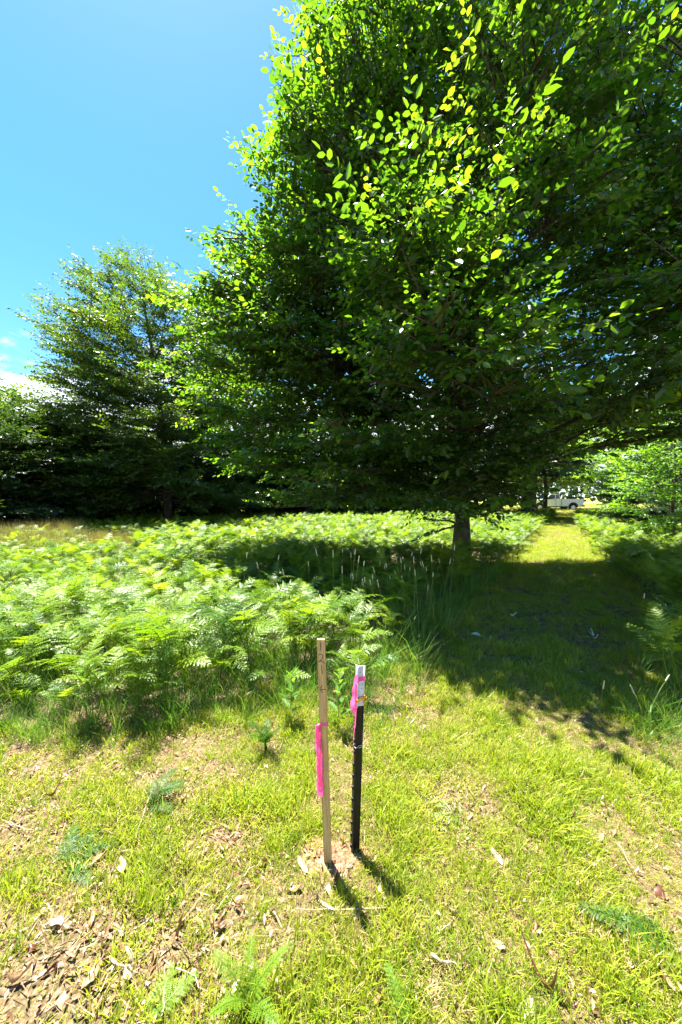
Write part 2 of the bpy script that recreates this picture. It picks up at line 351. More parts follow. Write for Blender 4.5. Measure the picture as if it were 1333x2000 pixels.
    for i in range(nlimb):
        u = (i+r.uniform(0, 1))/nlimb
        he = hlow+(H*.98-hlow)*u**pw
        az = i*2.39996+r.normal(0, .25)
        Rr = np.interp(he, eh, er)*azm(az)*(r.uniform(.82, 1.04) if r.random() < .8 else r.uniform(.45, .8))
        if Rr < .25: continue
        sl = np.interp(u, [0, 1], slope)
        hs = max(fork, he-Rr*sl*r.uniform(.8, 1.2)); hs = min(hs, H*.92)
        S = tp(hs); E = tp(he)+np.array([math.cos(az)*Rr, math.sin(az)*Rr, 0])
        L = np.linalg.norm(E-S)
        limb(S, E, r.uniform(.7, 1.0) if he > H*.25 else r.uniform(.45, .75), tr*.30*(.35+.65*Rr/maxR)*(1-.5*u), L, i)
    for (hs, tx, ty, tz, dn) in extra:
        S = tp(hs); E = np.array([tx-x0, ty-y0, tz-z0]); limb(S, E, .7, tr*.2, np.linalg.norm(E-S), 0, dens=dn, secL=.7)
    tag(sb.build('twigs', M_twig, root), kind='stuff')
    P = np.concatenate(LP); X = unit(np.concatenate(LX)); Z = np.concatenate(LZ); S = np.concatenate(LS)
    tot = len(P)
    if shade:   # keep the crown inside the outline that its shadow has on the ground
        W = P+X*.2+np.array([x0, y0, z0]); sx = W[:, 0]+.19*W[:, 2]; sy = W[:, 1]-.27*W[:, 2]
        nz = r.normal(0, .18, tot)
        k = (sy > np.interp(sx, [-3, -1.3, -.2, .5, 1.0, 1.3, 2.2, 4, 8], [6.3, 5.4, 4.8, 3.9, 2.95, 2.6, 2.4, 2.6, 2.8])+nz) & ((sy < 8.7+nz) | (sx < -.5))
        k &= (W[:, 2] > 2.6+r.normal(0, .25, tot)) | (W[:, 0]-x0 < .7)
        k &= (W[:, 2] > 1.45) | (np.hypot(W[:, 0]-x0, W[:, 1]-y0) < 1.6)
        k &= (np.arctan2(W[:, 2]-CAMH, W[:, 1]) > -.35)
        P, X, Z, S = P[k], X[k], Z[k], S[k]; tot = len(P)
    if holes:
        W = P+X*.2; q_ = 2*math.pi/holes; a_ = r.uniform(0, 6, 6)
        f_ = np.sin(W[:, 0]*q_+a_[0]+1.3*np.sin(W[:, 2]*q_*.7+a_[1]))*np.sin(W[:, 1]*q_+a_[2]+1.1*np.sin(W[:, 0]*q_*.8+a_[3]))+np.sin(W[:, 2]*q_*1.5+a_[4]+np.sin(W[:, 1]*q_+a_[5]))*.8
        k = f_+r.normal(0, .25, tot) > -.62; P, X, Z, S = P[k], X[k], Z[k], S[k]; tot = len(P)
    if tot > nmax:
        k = r.random(tot) < nmax/tot; P, X, Z, S = P[k], X[k], Z[k], S[k]
    Yv_ = unit(np.cross(Z, X)); Z = np.cross(X, Yv_)
    rot = np.stack([np.arctan2(Yv_[:, 2], Z[:, 2]), -np.arcsin(np.clip(X[:, 2], -1, 1)), np.arctan2(X[:, 1], X[:, 0])], -1)
    # spray prototypes, 0.4 m long along +x
    sprays = []; data = []
    for v in range(7):
        n = int(.42/lsp)+1; t = (np.arange(n)+.5)*lsp; sd = np.where(np.arange(n) % 2, 1., -1.)
        p = np.stack([t, r.normal(0, .008, n), -hang*.5*(t/.4)**2*.16+r.normal(0, .008, n)], -1)
        x = np.stack([r.uniform(.35, .95, n), sd*r.uniform(.5, 1.1, n), r.normal(0, .25, n)-hang*r.uniform(.1, 1.3, n)], -1); x[-1] = [1, 0, -.3*hang]
        z = np.array([[0, 0, 1.]])+r.normal(0, lrand, (n, 3)); z[:, 2] = np.abs(z[:, 2])
        sc_l = leaf*r.uniform(.75, 1.15)*r.uniform(.5, 1.25, n)*(1-.3*t/.42); tn = np.full(n, r.uniform(*tint))+r.normal(0, .12, n)
        tn = np.clip(tn, 0, 1); data.append((p, unit(x), z, sc_l, tn))
        me = leaves_mesh('leaf_spray', p, x, z, sc_l, tn, mat, tmpl, wid)
        sprays.append(bpy.data.objects.new('leaf_spray', me))
    idx = r.integers(0, 7, len(P)); scl = S/.38
    scl = np.clip(scl, .65, 1.2)
    if parts:
        W = P+X*.2+np.array([x0, y0, z0])
        d = np.linalg.norm(W-np.array([0, 0, CAMH]), axis=1); vis = (np.abs(W[:, 0]) < .90*W[:, 1]) & (W[:, 2] < CAMH+1.3*W[:, 1])
        o = np.argsort(np.where(vis, d, 1e9))[:parts//len(data[0][0])+1]
        base = [leaves_mesh('leaf', np.zeros((1, 3)), np.array([[1., 0, 0]]), np.array([[0, 0, 1.]]), np.ones(1), np.array([q]), mat) for q in (.3, .6, .95)]
        cnt = 0
        for k_ in o:
            Rm = np.stack([X[k_], Yv_[k_], Z[k_]], 1)
            p, x, z, sl_, tn = data[idx[k_]]
            for a_ in range(len(p)):
                if cnt >= parts: break
                y = unit(np.cross(z[a_], x[a_])); zz_ = np.cross(x[a_], y); B = Rm@np.stack([x[a_], y, zz_], 1)*sl_[a_]*scl[k_]
                M = np.eye(4); M[:3, :3] = B; M[:3, 3] = P[k_]+Rm@p[a_]*scl[k_]
                ob = bpy.data.objects.new('leaf', base[int(r.integers(0, 3))]); C.objects.link(ob); ob.parent = root; ob.matrix_local = Matrix(M.tolist()); cnt += 1
        msk = np.ones(len(P), bool); msk[o] = False; P, rot, scl, idx = P[msk], rot[msk], scl[msk], idx[msk]
    scatter('crown', sprays, P, rot, scl, idx, parent=root)
    if twigs:
        A = P; B = P+X[msk]*.36*scl[:, None]; n = len(A); D = unit(B-A); sd = unit(np.cross(D, np.array([0, 0, 1.]))); u2 = np.cross(sd, D); w = .0035
        V = np.stack([A+sd*w, A-sd*w*.5+u2*w, A-sd*w*.5-u2*w, B], 1).reshape(-1, 3)
        T3 = (np.array([[0, 1, 3], [1, 2, 3], [2, 0, 3]])[None]+(np.arange(n)*4)[:, None, None]).reshape(-1, 3)
        tag(link('twiglets', mesh_np('twiglets', V, [T3], M_twig), root), kind='stuff')
    print('TREE', name, 'twigs', tot, '->', len(P), 'leaves', len(P)*len(data[0][0])); return root

def back(lim, front=1.0):
    def f(a):
        s = math.sin(a)   # +1 away from camera
        return front if s < 0 else front+(lim-front)*min(1, s*1.5)
    return f
TA = (3.08, 9.4)
tree('broadleaf_tree', 'tall leafy tree with low spreading branches, trunk standing left of the mown path', 'tree', TA, 17.5,
     [(1.2, 1.8), (1.7, 4.0), (2.4, 5.6), (3.5, 6.2), (5, 6.2), (7.6, 5.1), (10, 3.8), (12.7, 2.7), (15.5, 1.7), (17.5, .3)], .2, 125, .155, M_leafA, 11,
     azmul=back(.5), shade=True, holes=1.6, wid=1.15, hlow=1.35, lrand=.85, hang=.5, tmpl='full', nmax=60000, parts=300, twigs=True, fork=1.1, sec=.19, tw=.11, lsp=.06, tint=(0, 1), slope=(.15, 1.2),
     extra=[(float(h_), TA[0]+R_*math.cos(a_), TA[1]+R_*math.sin(a_), z_, .9) for a_, R_, h_, z_ in ((3.0, 5.4, 2.9, 2.3), (3.25, 4.6, 2.2, 1.45), (3.5, 5.2, 3.0, 2.2), (3.75, 4.4, 2.3, 1.4), (4.0, 4.4, 2.8, 2.0), (4.3, 3.8, 2.2, 1.5), (4.6, 3.2, 2.3, 1.6), (2.8, 3.6, 2.0, 1.5), (3.1, 3.2, 1.8, 1.4), (3.6, 3.0, 1.9, 1.4), (4.1, 2.8, 1.9, 1.45), (5.0, 2.4, 2.3, 1.9), (5.5, 2.2, 2.6, 2.3))]+
           [(.9, *pix(790, 1015, 7.9), .8), (1.0, *pix(960, 1005, 8.4), .9), (1.0, *pix(850, 1040, 8.3), .8), (1.3, *pix(700, 975, 6.9), .9), (1.5, *pix(620, 945, 6.6), .9),
            (2.4, *pix(425, 640, 7.6), 1.2), (6.5, *pix(670, 30, 7.4), 1.2), (6.0, *pix(640, 110, 7.2), 1.2), (5.6, *pix(612, 200, 7.0), 1.2), (5.2, *pix(605, 280, 7.0), 1.2), (4.6, *pix(590, 350, 7.0), 1.2), (4.0, *pix(540, 410, 7.2), 1.2), (3.6, *pix(475, 460, 7.2), 1.2),
            (7.0, *pix(720, -40, 7.0), 1.2), (6.0, *pix(690, 80, 6.4), 1.2), (5.0, *pix(650, 180, 6.6), 1.2), (4.6, *pix(650, 300, 6.2), 1.2), (4.0, *pix(590, 420, 6.6), 1.2), (5.5, *pix(610, 240, 8.4), 1.2), (4.8, *pix(560, 380, 8.4), 1.2), (6.5, *pix(680, 120, 8.2), 1.2), (3.4, *pix(530, 480, 8.4), 1.2), (2.2, *pix(440, 720, 8.0), 1.2), (2.6, *pix(455, 560, 7.2), 1.2), (2.0, *pix(455, 800, 7.8), 1.2), (2.2, *pix(520, 690, 8.6), 1.2), (1.9, *pix(500, 860, 7.6), 1.2), (3.0, *pix(560, 620, 7.8), 1.2), (2.5, *pix(610, 730, 7.0), 1.1), (2.6, *pix(850, 420, 4.1), 1.2), (2.8, *pix(1010, 250, 4.1), 1.1), (2.2, *pix(985, 690, 4.1), 1.0), (2.0, *pix(640, 820, 4.9), 1.0), (3.2, *pix(1180, 190, 4.1), 1.1),
            (2.4, *pix(480, 600, 6.3), 1.1), (3.0, *pix(760, 500, 4.6), 1.1)])
tree('overhanging_tree', 'dense dark-leaved tree whose branches hang in from the right edge over the path', 'tree', (8.0, 7.4), 16,
     [(2.6, 2.2), (3.6, 4.6), (5.4, 5.6), (8, 5.5), (11, 4.4), (14, 2.5), (16, .3)], .24, 84, .15, M_leafA, 23,
     azmul=back(.6), shade=True, holes=2.0, wid=1.15, hlow=2.7, lrand=.85, hang=.5, tmpl='full', nmax=50000, parts=200, twigs=True, fork=1.4, sec=.2, tw=.12, lsp=.062, tint=(0, .85))
tree('hornbeam_tree', 'broad layered tree with a yellow-green top standing in the field at left', 'tree', (-9.3, 20), 14.2,
     [(1.2, 4.8), (2.5, 5.2), (5, 5.1), (7.5, 4.8), (9.5, 4.6), (11.0, 3.5), (12.3, 2.3), (13.3, 1.4), (14.2, .2)], .2, 160, .17, M_leafB, 31,
     lean=(-1.4, 0), hlow=1.3, nmax=75000, wid=1.2, stems=3, hang=.2, slope=(.0, .75), sec=.2, tw=.13, lsp=.055, lrand=1.0, pw=1.15, tint=(0, .8))
tree('slender_tree', 'tall thin airy tree showing bare stems against the sky behind the layered tree', 'tree', (-6.6, 27), 18,
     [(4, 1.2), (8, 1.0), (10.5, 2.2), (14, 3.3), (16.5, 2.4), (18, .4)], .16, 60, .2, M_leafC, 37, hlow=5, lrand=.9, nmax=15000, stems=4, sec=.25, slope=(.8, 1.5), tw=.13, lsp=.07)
bgt = [  # px, D, H, maxR, leaf, mat, seed, name, label, nleaf, hlow
 (455, 25.5, 8.6, 4.6, 'dark bushy tree just right of the layered tree, below the slender one', 12000),
 (565, 27, 8.0, 4.4, 'low dark tree in the shaded row beneath the leftmost reaching branches', 11000),
 (690, 28, 6.6, 4.4, 'low dark tree seen under the middle of the tall tree crown', 11000),
 (800, 29, 7.5, 4.6, 'dark tree behind the ferns just left of the tall tree trunk', 11000),
 (120, 19, 6.6, 4.0, 'rounded dark shrubby tree left of the layered tree', 16000),
 (15, 17.5, 6.9, 3.8, 'bushy tree cut by the left edge of the picture', 16000),
 (225, 26, 7.0, 5.0, 'dark tree behind the layered tree, filling the gap at its left', 10000),
 (330, 30, 6.5, 5.0, 'dark low tree directly behind the stems of the layered tree', 11000), (-90, 15, 6.0, 4.0, 'dark leafy tree just outside the left edge', 11000),
 (-75, 25, 12.0, 3.6, 'taller tree rising at the left edge behind the bushy one', 12000)]
for i, (px, D, H, Rm, lab, nl) in enumerate(bgt):
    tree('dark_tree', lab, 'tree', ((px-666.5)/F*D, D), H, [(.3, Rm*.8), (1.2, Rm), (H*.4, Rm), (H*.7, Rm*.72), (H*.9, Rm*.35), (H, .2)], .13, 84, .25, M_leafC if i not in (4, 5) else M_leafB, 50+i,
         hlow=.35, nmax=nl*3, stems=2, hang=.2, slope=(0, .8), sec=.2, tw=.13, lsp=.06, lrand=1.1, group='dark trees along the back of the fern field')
tree('pine_tree', 'dark pine with a thick black trunk beside the front of the truck', 'tree', (13.25, 26), 17,
     [(2.6, 3.0), (4, 5.2), (6, 5.2), (10, 4), (14, 2), (17, .2)], .47, 60, .20, M_pine, 71, hlow=3.1, tmpl='needle', wid=2.6, nmax=42000, hang=.3, slope=(0, .3), sec=.24, tw=.14, lsp=.02, fork=2.2)
tree('roadside_tree', 'thin-trunked tree standing right in front of the white truck', 'tree', (18.9, 34.2), 13,
     [(2.2, 2.8), (4, 4.4), (8, 4.2), (11, 2.5), (13, .3)], .2, 42, .2, M_leafL, 73, hlow=3.4, nmax=30000, sec=.2, tw=.13, lsp=.06, lrand=.9, fork=2.1)
tree('meadow_tree', 'tree with a dark slim trunk at the edge of the golden meadow', 'tree', (25.3, 34), 14,
     [(2.6, 3), (4, 4.6), (8, 4.4), (12, 2.4), (14, .3)], .22, 44, .2, M_leafB, 77, hlow=3.3, nmax=30000, sec=.2, tw=.13, lsp=.06, lrand=.9, fork=2.3)
tree('young_pine', 'small bluish pine bush at the right edge of the fern bed', 'tree', (13.4, 15.4), 5.2,
     [(.2, 2.0), (1.2, 2.3), (3, 1.5), (5.2, .1)], .08, 44, .16, M_pine, 79, hlow=.4, tmpl='needle', wid=2.4, nmax=24000, hang=-.3, slope=(.1, .5), sec=.16, tw=.1, lsp=.016, fork=.3, tint=(.3, 1))
tree('bright_sapling', 'sunlit light green sapling above the small bluish pine', 'tree', (13.0, 16.6), 6.2,
     [(1.6, 1.0), (3, 2.0), (4.6, 1.7), (6.2, .2)], .08, 34, .17, M_leafL, 83, hlow=1.6, nmax=9000, sec=.2, tw=.12, lsp=.06, fork=1)
tree('bright_sapling', 'sunlit bushy sapling with fresh green leaves hanging at the right edge behind the shaded ferns', 'tree', (9.9, 10.9), 4.6,
     [(.3, 1.3), (2, 1.7), (3.4, 1.4), (4.6, .2)], .06, 34, .14, M_leafL, 84, hlow=.3, nmax=12000, sec=.16, tw=.11, lsp=.055, fork=.15, wid=1.2, lrand=.9)
for i, (px, D, H, Rm, lab) in enumerate([(930, 30, 15, 4.6, 'leafy tree behind the tall tree, above the trunk by the path'), (1420, 27, 17, 5.5, 'large dark tree closing the view behind the small pine'),
                                 (1130, 40, 17, 5.5, 'tree whose crown shades the view above the truck bed'), (860, 36, 13, 5, 'dim tree farther back behind the tall tree trunk'), (1480, 20, 15, 5, 'tree behind the hanging branches at the far right')]):
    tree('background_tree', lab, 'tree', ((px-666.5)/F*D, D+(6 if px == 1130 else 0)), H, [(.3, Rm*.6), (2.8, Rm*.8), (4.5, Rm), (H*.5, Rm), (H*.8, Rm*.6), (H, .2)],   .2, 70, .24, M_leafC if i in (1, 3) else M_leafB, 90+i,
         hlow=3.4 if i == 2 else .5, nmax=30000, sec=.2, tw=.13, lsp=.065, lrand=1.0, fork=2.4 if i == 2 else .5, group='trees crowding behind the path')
# far treeline beyond the meadow
r = np.random.default_rng(5)
n = 16000; X = r.uniform(-150, 260, n); Y = 118+r.normal(0, 2.5, n); hh = 4.5+3.5*vnoise(X, Y*0, .12, 4)+2*vnoise(X, Y*0, .5, 9)
P = np.stack([X, Y, hh*r.uniform(0, 1, n)**.7], -1); D3 = unit(r.normal(0, 1, (n, 3)))
tag(link('distant_woods', leaves_mesh('distant_woods', P, D3, unit(r.normal(0, 1, (n, 3))), r.uniform(1.0, 2.0, n), r.uniform(0, 1, n), M_leafC, 'quad', 1.6)),
    'low dark line of woods far across the golden meadow', 'woods', None, 'stuff')

# ------------------------------------------------------------------ ferns
def frond_np(r, Lb, stipe, el0, el1, az, npair=12, npin=7, wid=.42, tint=0., foot=(0, 0, 0), curve=0., plane=0.):
    """one twice-divided frond -> V, T, tint ; rachis curve from stipe base"""
    ns = 8; q = np.linspace(0, 1, ns)
    P = [np.array(foot, float)]; h = np.array([math.cos(az), math.sin(az), 0])
    e = el0+.25; st = stipe/4
    for k in range(4):
        P.append(P[-1]+st*(h*math.cos(e+.18*(3-k))+np.array([0, 0, math.sin(e+.18*(3-k))])))
    S = len(P)-1
    nb = 14
    for k in range(nb):
        e = el0+(el1-el0)*(k/nb); a = az+curve*k/nb; hh = np.array([math.cos(a), math.sin(a), 0])
        P.append(P[-1]+Lb/nb*(hh*math.cos(e)+np.array([0, 0, math.sin(e)])))
    P = np.array(P); m = MB(); m.tube(P, np.interp(np.arange(len(P)), [0, len(P)-1], [.0035, .001]), 3, False)
    nst = m.n
    bl = P[S:]; u = (np.arange(npair)+.4)/npair
    U = np.repeat(u, 2); side = np.tile([1, -1], npair)
    B = np.stack([np.interp(U*nb, np.arange(nb+1), bl[:, c]) for c in range(3)], -1)
    T = np.gradient(bl, axis=0); T = unit(np.stack([np.interp(U*nb, np.arange(nb+1), T[:, c]) for c in range(3)], -1))
    sdv = unit(np.cross(T, np.array([0, 0, 1.]))); nrm = np.cross(sdv, T)
    if plane: sdv = sdv*math.cos(plane)+nrm*math.sin(plane); nrm = np.cross(sdv, T)
    n = len(U)
    lp = Lb*wid*np.clip((1-U), 0, 1)**.85*(.72+.28*np.minimum(1, U*6+.4))*r.uniform(.85, 1.1, n)+.012
    ang = r.normal(1.12, .07, n)-.35*U
    d = unit(T*np.cos(ang)[:, None]+sdv*(side*np.sin(ang))[:, None]+nrm*r.normal(.05, .12, (n, 1)))
    pn = unit(np.cross(d, np.cross(nrm+r.normal(0, .12, (n, 3)), d)))
    w = unit(np.cross(pn, d))
    k = np.arange(npin); v0 = k/npin; v1 = (k+1.05)/npin
    drp = lambda v: -.16*(v**2)
    def pt(v): return B[:, None]+d[:, None]*(lp[:, None]*v[None])[..., None]+np.array([0, 0, 1.])*(lp[:, None]*drp(v)[None])[..., None]
    a = pt(v0); b = pt(np.minimum(v1, 1)); pl = np.minimum(lp[:, None]*.27, Lb/npair*.52)*(1-v0[None])**.6*(.8+.4*r.random((n, npin)))+.002
    outs = []
    for s in (1, -1):
        tip = (a+b)/2+w[:, None]*(s*pl)[..., None]+d[:, None]*(pl*.45)[..., None]+pn[:, None]*(pl*r.normal(-.12, .15, (n, npin)))[..., None]
        outs.append(np.stack([a, b, tip], 2))
    V = np.concatenate(outs, 1).reshape(-1, 3); tips = pt(np.array([.86, 1.12])); 
    m.add(V, None, np.arange(len(V)).reshape(-1, 3))
    VV = np.vstack(m.V); tn = np.full(len(VV), tint); tn[nst:] += np.repeat(np.tile(r.uniform(-.12, .12, n)[:, None], (1, npin*2)).ravel(), 3)
    return VV, (np.vstack(m.Q) if m.Q else None), np.vstack(m.T), tn
def frond_mesh(r, mat, **k):
    V, Q, T, t = frond_np(r, **k); return mesh_np('frond', V, [Q, T], mat, {'tint': np.clip(t, 0, 1)})
rf = np.random.default_rng(101); fern_protos = []
for k in range(9):
    fr = []; nf = rf.integers(5, 8); a0 = rf.uniform(0, 6.28)
    for j in range(nf):
        az = a0+j*6.283/nf+rf.normal(0, .35)
        fr.append(frond_mesh(rf, M_fern, Lb=rf.uniform(.24, .40), stipe=rf.uniform(.20, .46), el0=rf.uniform(.7, 1.25), el1=rf.uniform(-.55, .25), az=az, npair=int(rf.integers(13, 18)), npin=8,
                             wid=rf.uniform(.30, .40), tint=rf.uniform(.1, .9)**1.0, curve=rf.normal(0, .3), plane=rf.normal(0, .2)))
    fern_protos.append(fr)
def join_mesh(ms, name, mat):
    V = []; Q = []; T = []; t = []; n = 0
    for me in ms:
        c = np.empty(len(me.vertices)*3, np.float32); me.vertices.foreach_get('co', c); c = c.reshape(-1, 3)
        a = np.empty(len(c), np.float32); me.attributes['tint'].data.foreach_get('value', a)
        nq = sum(1 for p in me.polygons if p.loop_total == 4); lv = np.empty(len(me.loops), np.int32); me.loops.foreach_get('vertex_index', lv)
        Q.append(lv[:nq*4].reshape(-1, 4)+n); T.append(lv[nq*4:].reshape(-1, 3)+n); V.append(c); t.append(a); n += len(c)
    return mesh_np(name, np.vstack(V), [np.vstack(Q), np.vstack(T)], mat, {'tint': np.concatenate(t)})
fern_whole = [join_mesh(fr, 'fern', M_fern) for fr in fern_protos]
front = lambda x: np.interp(x, [-6, -2.3, -1.5, -1.1, -.7, -.35, 0, .4], [2.42, 2.36, 2.36, 2.5, 2.95, 2.95, 2.72, 2.72])
def jit(x0, x1, y0, y1, s, r):
    X, Y = np.meshgrid(np.arange(x0, x1, s), np.arange(y0, y1, s)); return X.ravel()+r.uniform(-.5, .5, X.size)*s, Y.ravel()+r.uniform(-.5, .5, X.size)*s
def infield(x, y):
    L = (x < ledge(y)-np.where(y > 6, .0, .2)+(vnoise(x, y, 1.3, 61)-.5)*.5) & (y > front(x)) & (y < 31)
    Rr = (x > redge(y)+np.where(y > 6, 0, .18)+(vnoise(x, y, 1.3, 62)-.5)*.5) & (y > 2.75) & (y < 29)
    q = x/np.maximum(y, .1)
    golden = (q < -.70) & (y > 12.5) & (y < 18); green = (q >= -.72) & (q < -.56) & (y > 9) & (y < 12.5)
    trunk = np.hypot(x-TA[0], y-TA[1]) < .45
    return (L | Rr) & ~golden & ~green & ~trunk & (np.abs(x) < 1.1*y+1.2) & ((vnoise(x, y, 2.2, 71) > .22) | (y > 12))
x1, y1 = jit(-14, 16, 2.4, 11, .25, rf); x2, y2 = jit(-30, 30, 11, 31, .36, rf)
X = np.concatenate([x1, x2]); Y = np.concatenate([y1, y2]); k = infield(X, Y); X, Y = X[k], Y[k]
sc = rf.uniform(.65, 1.18, len(X))*(.72+.55*vnoise(X, Y, .9, 8))*np.where(Y > 11, 1.15, 1)
sc *= np.clip(.88+(Y-front(X))*.35, .88, 1); sc = np.minimum(sc, 1.22)
edgeR = X > redge(Y); 
RZ = rf.uniform(0, 6.283, len(X)); ID = rf.integers(0, 9, len(X)); order = np.argsort(np.hypot(X, Y)+np.where(np.abs(X) < .95*Y+.1, 0, 50))
near, far = order[:300], order[300:]
for j, i in enumerate(near):
    x, y = float(X[i]), float(Y[i]); z = float(gz(x, y))
    if edgeR[i]: lab = 'green fern in the shaded bank along the right side of the mown path'; gp = 'ferns right of the path'
    elif y > 3.3:
        row = 'third and later rows' if y > 4.0 else 'middle rows'; sd_ = 'at the far left' if x < -2.2 else ('left of the posts' if x < -.5 else 'straight behind the posts')
        lab = f'green fern in the {row} of the fern bed {sd_}'; gp = f'ferns in the {row} {sd_}'
    elif x < -1.2: lab = 'green fern in the front rows at the left end of the fern bed'; gp = 'ferns at the left front of the bed'
    else: lab = 'green fern in the front rows behind the two upright posts'; gp = 'ferns behind the posts'
    if j < 150:
        o = thing('fern', lab, 'fern', (x, y, z), gp)
        for me in fern_protos[ID[i]]:
            c = bpy.data.objects.new('frond', me); C.objects.link(c); c.parent = o
    else: o = tag(link('fern', fern_whole[ID[i]], None, (x, y, z)), lab, 'fern', gp)
    o.rotation_euler = (rf.normal(0, .1), rf.normal(0, .1), RZ[i]); o.scale = (sc[i],)*3
P = np.stack([X[far], Y[far], flatfar(X[far], Y[far])], -1); n = len(far)
scatter('fern_field', [bpy.data.objects.new('fern_source', me) for me in fern_whole], P, np.stack([rf.normal(0, .12, n), rf.normal(0, .12, n), RZ[far]], -1), sc[far], ID[far], label='mass of green bracken filling the open field behind the posts', cat='ferns')
print('FERNS', len(X))

# ------------------------------------------------------------------ grass
def tuft(name, r, n, h, spread, w, mat, lean=.5, curl=.6, tint=(.1, .8)):
    a = r.uniform(0, 6.283, n); rr = spread*np.sqrt(r.random(n)); B = np.stack([np.cos(a)*rr, np.sin(a)*rr, np.full(n, -.004)], -1)
    hd = r.uniform(0, 6.283, n); H3 = np.stack([np.cos(hd), np.sin(hd), 0*hd], -1); side = np.stack([-np.sin(hd+.6), np.cos(hd+.6), 0*hd], -1)
    L = h*r.uniform(.45, 1.1, n); ln = r.uniform(.1, 1, n)*lean
    V = []
    ang = ln
    p = B.copy(); segs = 3
    for s in range(segs+1):
        ww = w*r.uniform(.7, 1.2, n)*[.8, 1, .7, .08][s]
        V.append(p-side*ww[:, None]/2); V.append(p+side*ww[:, None]/2)
        d = H3*np.sin(ang)[:, None]+np.array([0, 0, 1.])*np.cos(ang)[:, None]; p = p+d*(L/segs)[:, None]; ang = ang+curl*r.uniform(.2, 1.2, n)
    V = np.stack(V, 1)  # n,8,3
    Q = np.array([[0, 1, 3, 2], [2, 3, 5, 4], [4, 5, 7, 6]]); off = (np.arange(n)*8)[:, None, None]
    t = np.repeat(r.uniform(*tint, n), 8)
    return bpy.data.objects.new(name, mesh_np(name, V.reshape(-1, 3), [(Q[None]+off).reshape(-1, 4)], mat, {'tint': t}))
rg = np.random.default_rng(202)
lawn = [tuft('lawn_tuft', rg, 34, .074, .05, .0034, M_grass, .8, .28) for _ in range(6)]
lawn += [tuft('lawn_tuft', rg, 34, .055, .05, .0042, M_grass, 1.0, .25, (.45, 1)) for _ in range(3)]
dryt = [tuft('dry_tuft', rg, 26, .055, .05, .0026, M_dry, 1.35, .35) for _ in range(4)]
def bare(x, y):
    b = np.clip((vnoise(x, y, 1.7, 21)*.6+vnoise(x, y, 4.3, 22)*.4-.67)*6, 0, 1)
    lc = gpix(90, 1950); b = np.maximum(b, np.clip(1.6-np.hypot((x-lc.x)/.62, (y-lc.y)/.32), 0, 1))
    lc = gpix(330, 1890); b = np.maximum(b, .9*np.clip(1.4-np.hypot((x-lc.x)/.22, (y-lc.y)/.10), 0, 1))
    lc = gpix(30, 1640); b = np.maximum(b, .9*np.clip(1.5-np.hypot((x-lc.x)/.45, (y-lc.y)/.3), 0, 1))
    st = gpix(655, 1690); b = np.maximum(b, np.clip(1.35-np.hypot((x-st.x)/.2, (y-st.y)/.11)+.5*(vnoise(x, y, 14, 77)-.5), 0, 1))
    lc = gpix(790, 1390); b = np.maximum(b, .8*np.clip(1.5-np.hypot((x-lc.x)/.3, (y-lc.y)/.22), 0, 1))
    sh = gpix(90, 1480); b = np.maximum(b, .85*np.clip(1.5-np.hypot((x-sh.x)/.8, (y-sh.y)/.25), 0, 1))
    return b
Xs = []; Ys = []
for (xa, xb, ya, yb, s) in [(-2.6, 2.6, .75, 2.2, .029), (-4.2, 4.2, 2.2, 3.4, .034), (-.5, 6, 3.4, 6, .045), (2, 10, 6, 12, .06), (5, 17, 12, 22, .09), (10, 24, 22, 37, .14)]:
    a, b = jit(xa, xb, ya, yb, s, rg); Xs.append(a); Ys.append(b)
X = np.concatenate(Xs); Y = np.concatenate(Ys)
front2 = np.where(X < .38, front(X)+.1, 99)
reg = ((Y < front2) & (Y < 3.4)) | ((X > ledge(Y)-.25) & (X < redge(Y)+.25))
b = bare(X, Y); keep = reg & (rg.random(len(X)) > b*.76) & (np.abs(X) < 1.05*Y+.7)
dryp = np.clip(.75*vnoise(X, Y, 2.6, 31)-.22+b*.5, .04, .8)
X, Y, dryp = X[keep], Y[keep], dryp[keep]; n = len(X); isd = rg.random(n) < dryp
idx = np.where(isd, rg.integers(9, 13, n), rg.integers(0, 9, n))
scl = rg.uniform(.5, 1.3, n)*(.45+1.1*vnoise(X, Y, 3.9, 41))*np.where(Y > 6, 1.35, 1)
scatter('lawn_grass', lawn+dryt, np.stack([X, Y, flatfar(X, Y)+0.008], -1), np.stack([rg.normal(0, .15, n), rg.normal(0, .15, n), rg.uniform(0, 6.28, n)], -1), scl, idx,
        label='short patchy yellow-green grass covering the foreground and the mown path', cat='grass')
print('LAWN', n)
# litter scraps
def scrap(r, l, w):
    u = np.linspace(-1, 1, 4); c1 = r.uniform(-.7, .9); c2 = r.uniform(.2, 1.2)
    V = []
    for a in u:
        ww = w*(1-abs(a)**2.2*.85)*r.uniform(.7, 1.1)
        for s in (-1, 0, 1): V.append([a*l/2, s*ww/2, c1*l*.25*a*a+c2*ww*.4*abs(s)])
    Q = [[3*i+j, 3*i+j+1, 3*i+j+4, 3*i+j+3] for i in range(3) for j in range(2)]
    me = mesh_np('litter_scrap', np.array(V), [np.array(Q)], M_chip, {'tint': np.full(12, r.uniform(0, 1))}, True)
    return bpy.data.objects.new('litter_scrap', me)
scr = [scrap(rg, rg.uniform(.012, .035), rg.uniform(.006, .014)) for _ in range(16)]+[scrap(rg, rg.uniform(.03, .09), rg.uniform(.002, .004)) for _ in range(12)]
Xs = []; Ys = []
for (xa, xb, ya, yb, s) in [(-2.5, 2.5, .75, 2.1, .018), (-3.6, 3.6, 2.1, 3.3, .03), (-.4, 5, 3.3, 5.5, .05), (1.5, 8, 5.5, 9, .1)]:
    a, b_ = jit(xa, xb, ya, yb, s, rg); Xs.append(a); Ys.append(b_)
X = np.concatenate(Xs); Y = np.concatenate(Ys); b = bare(X, Y)
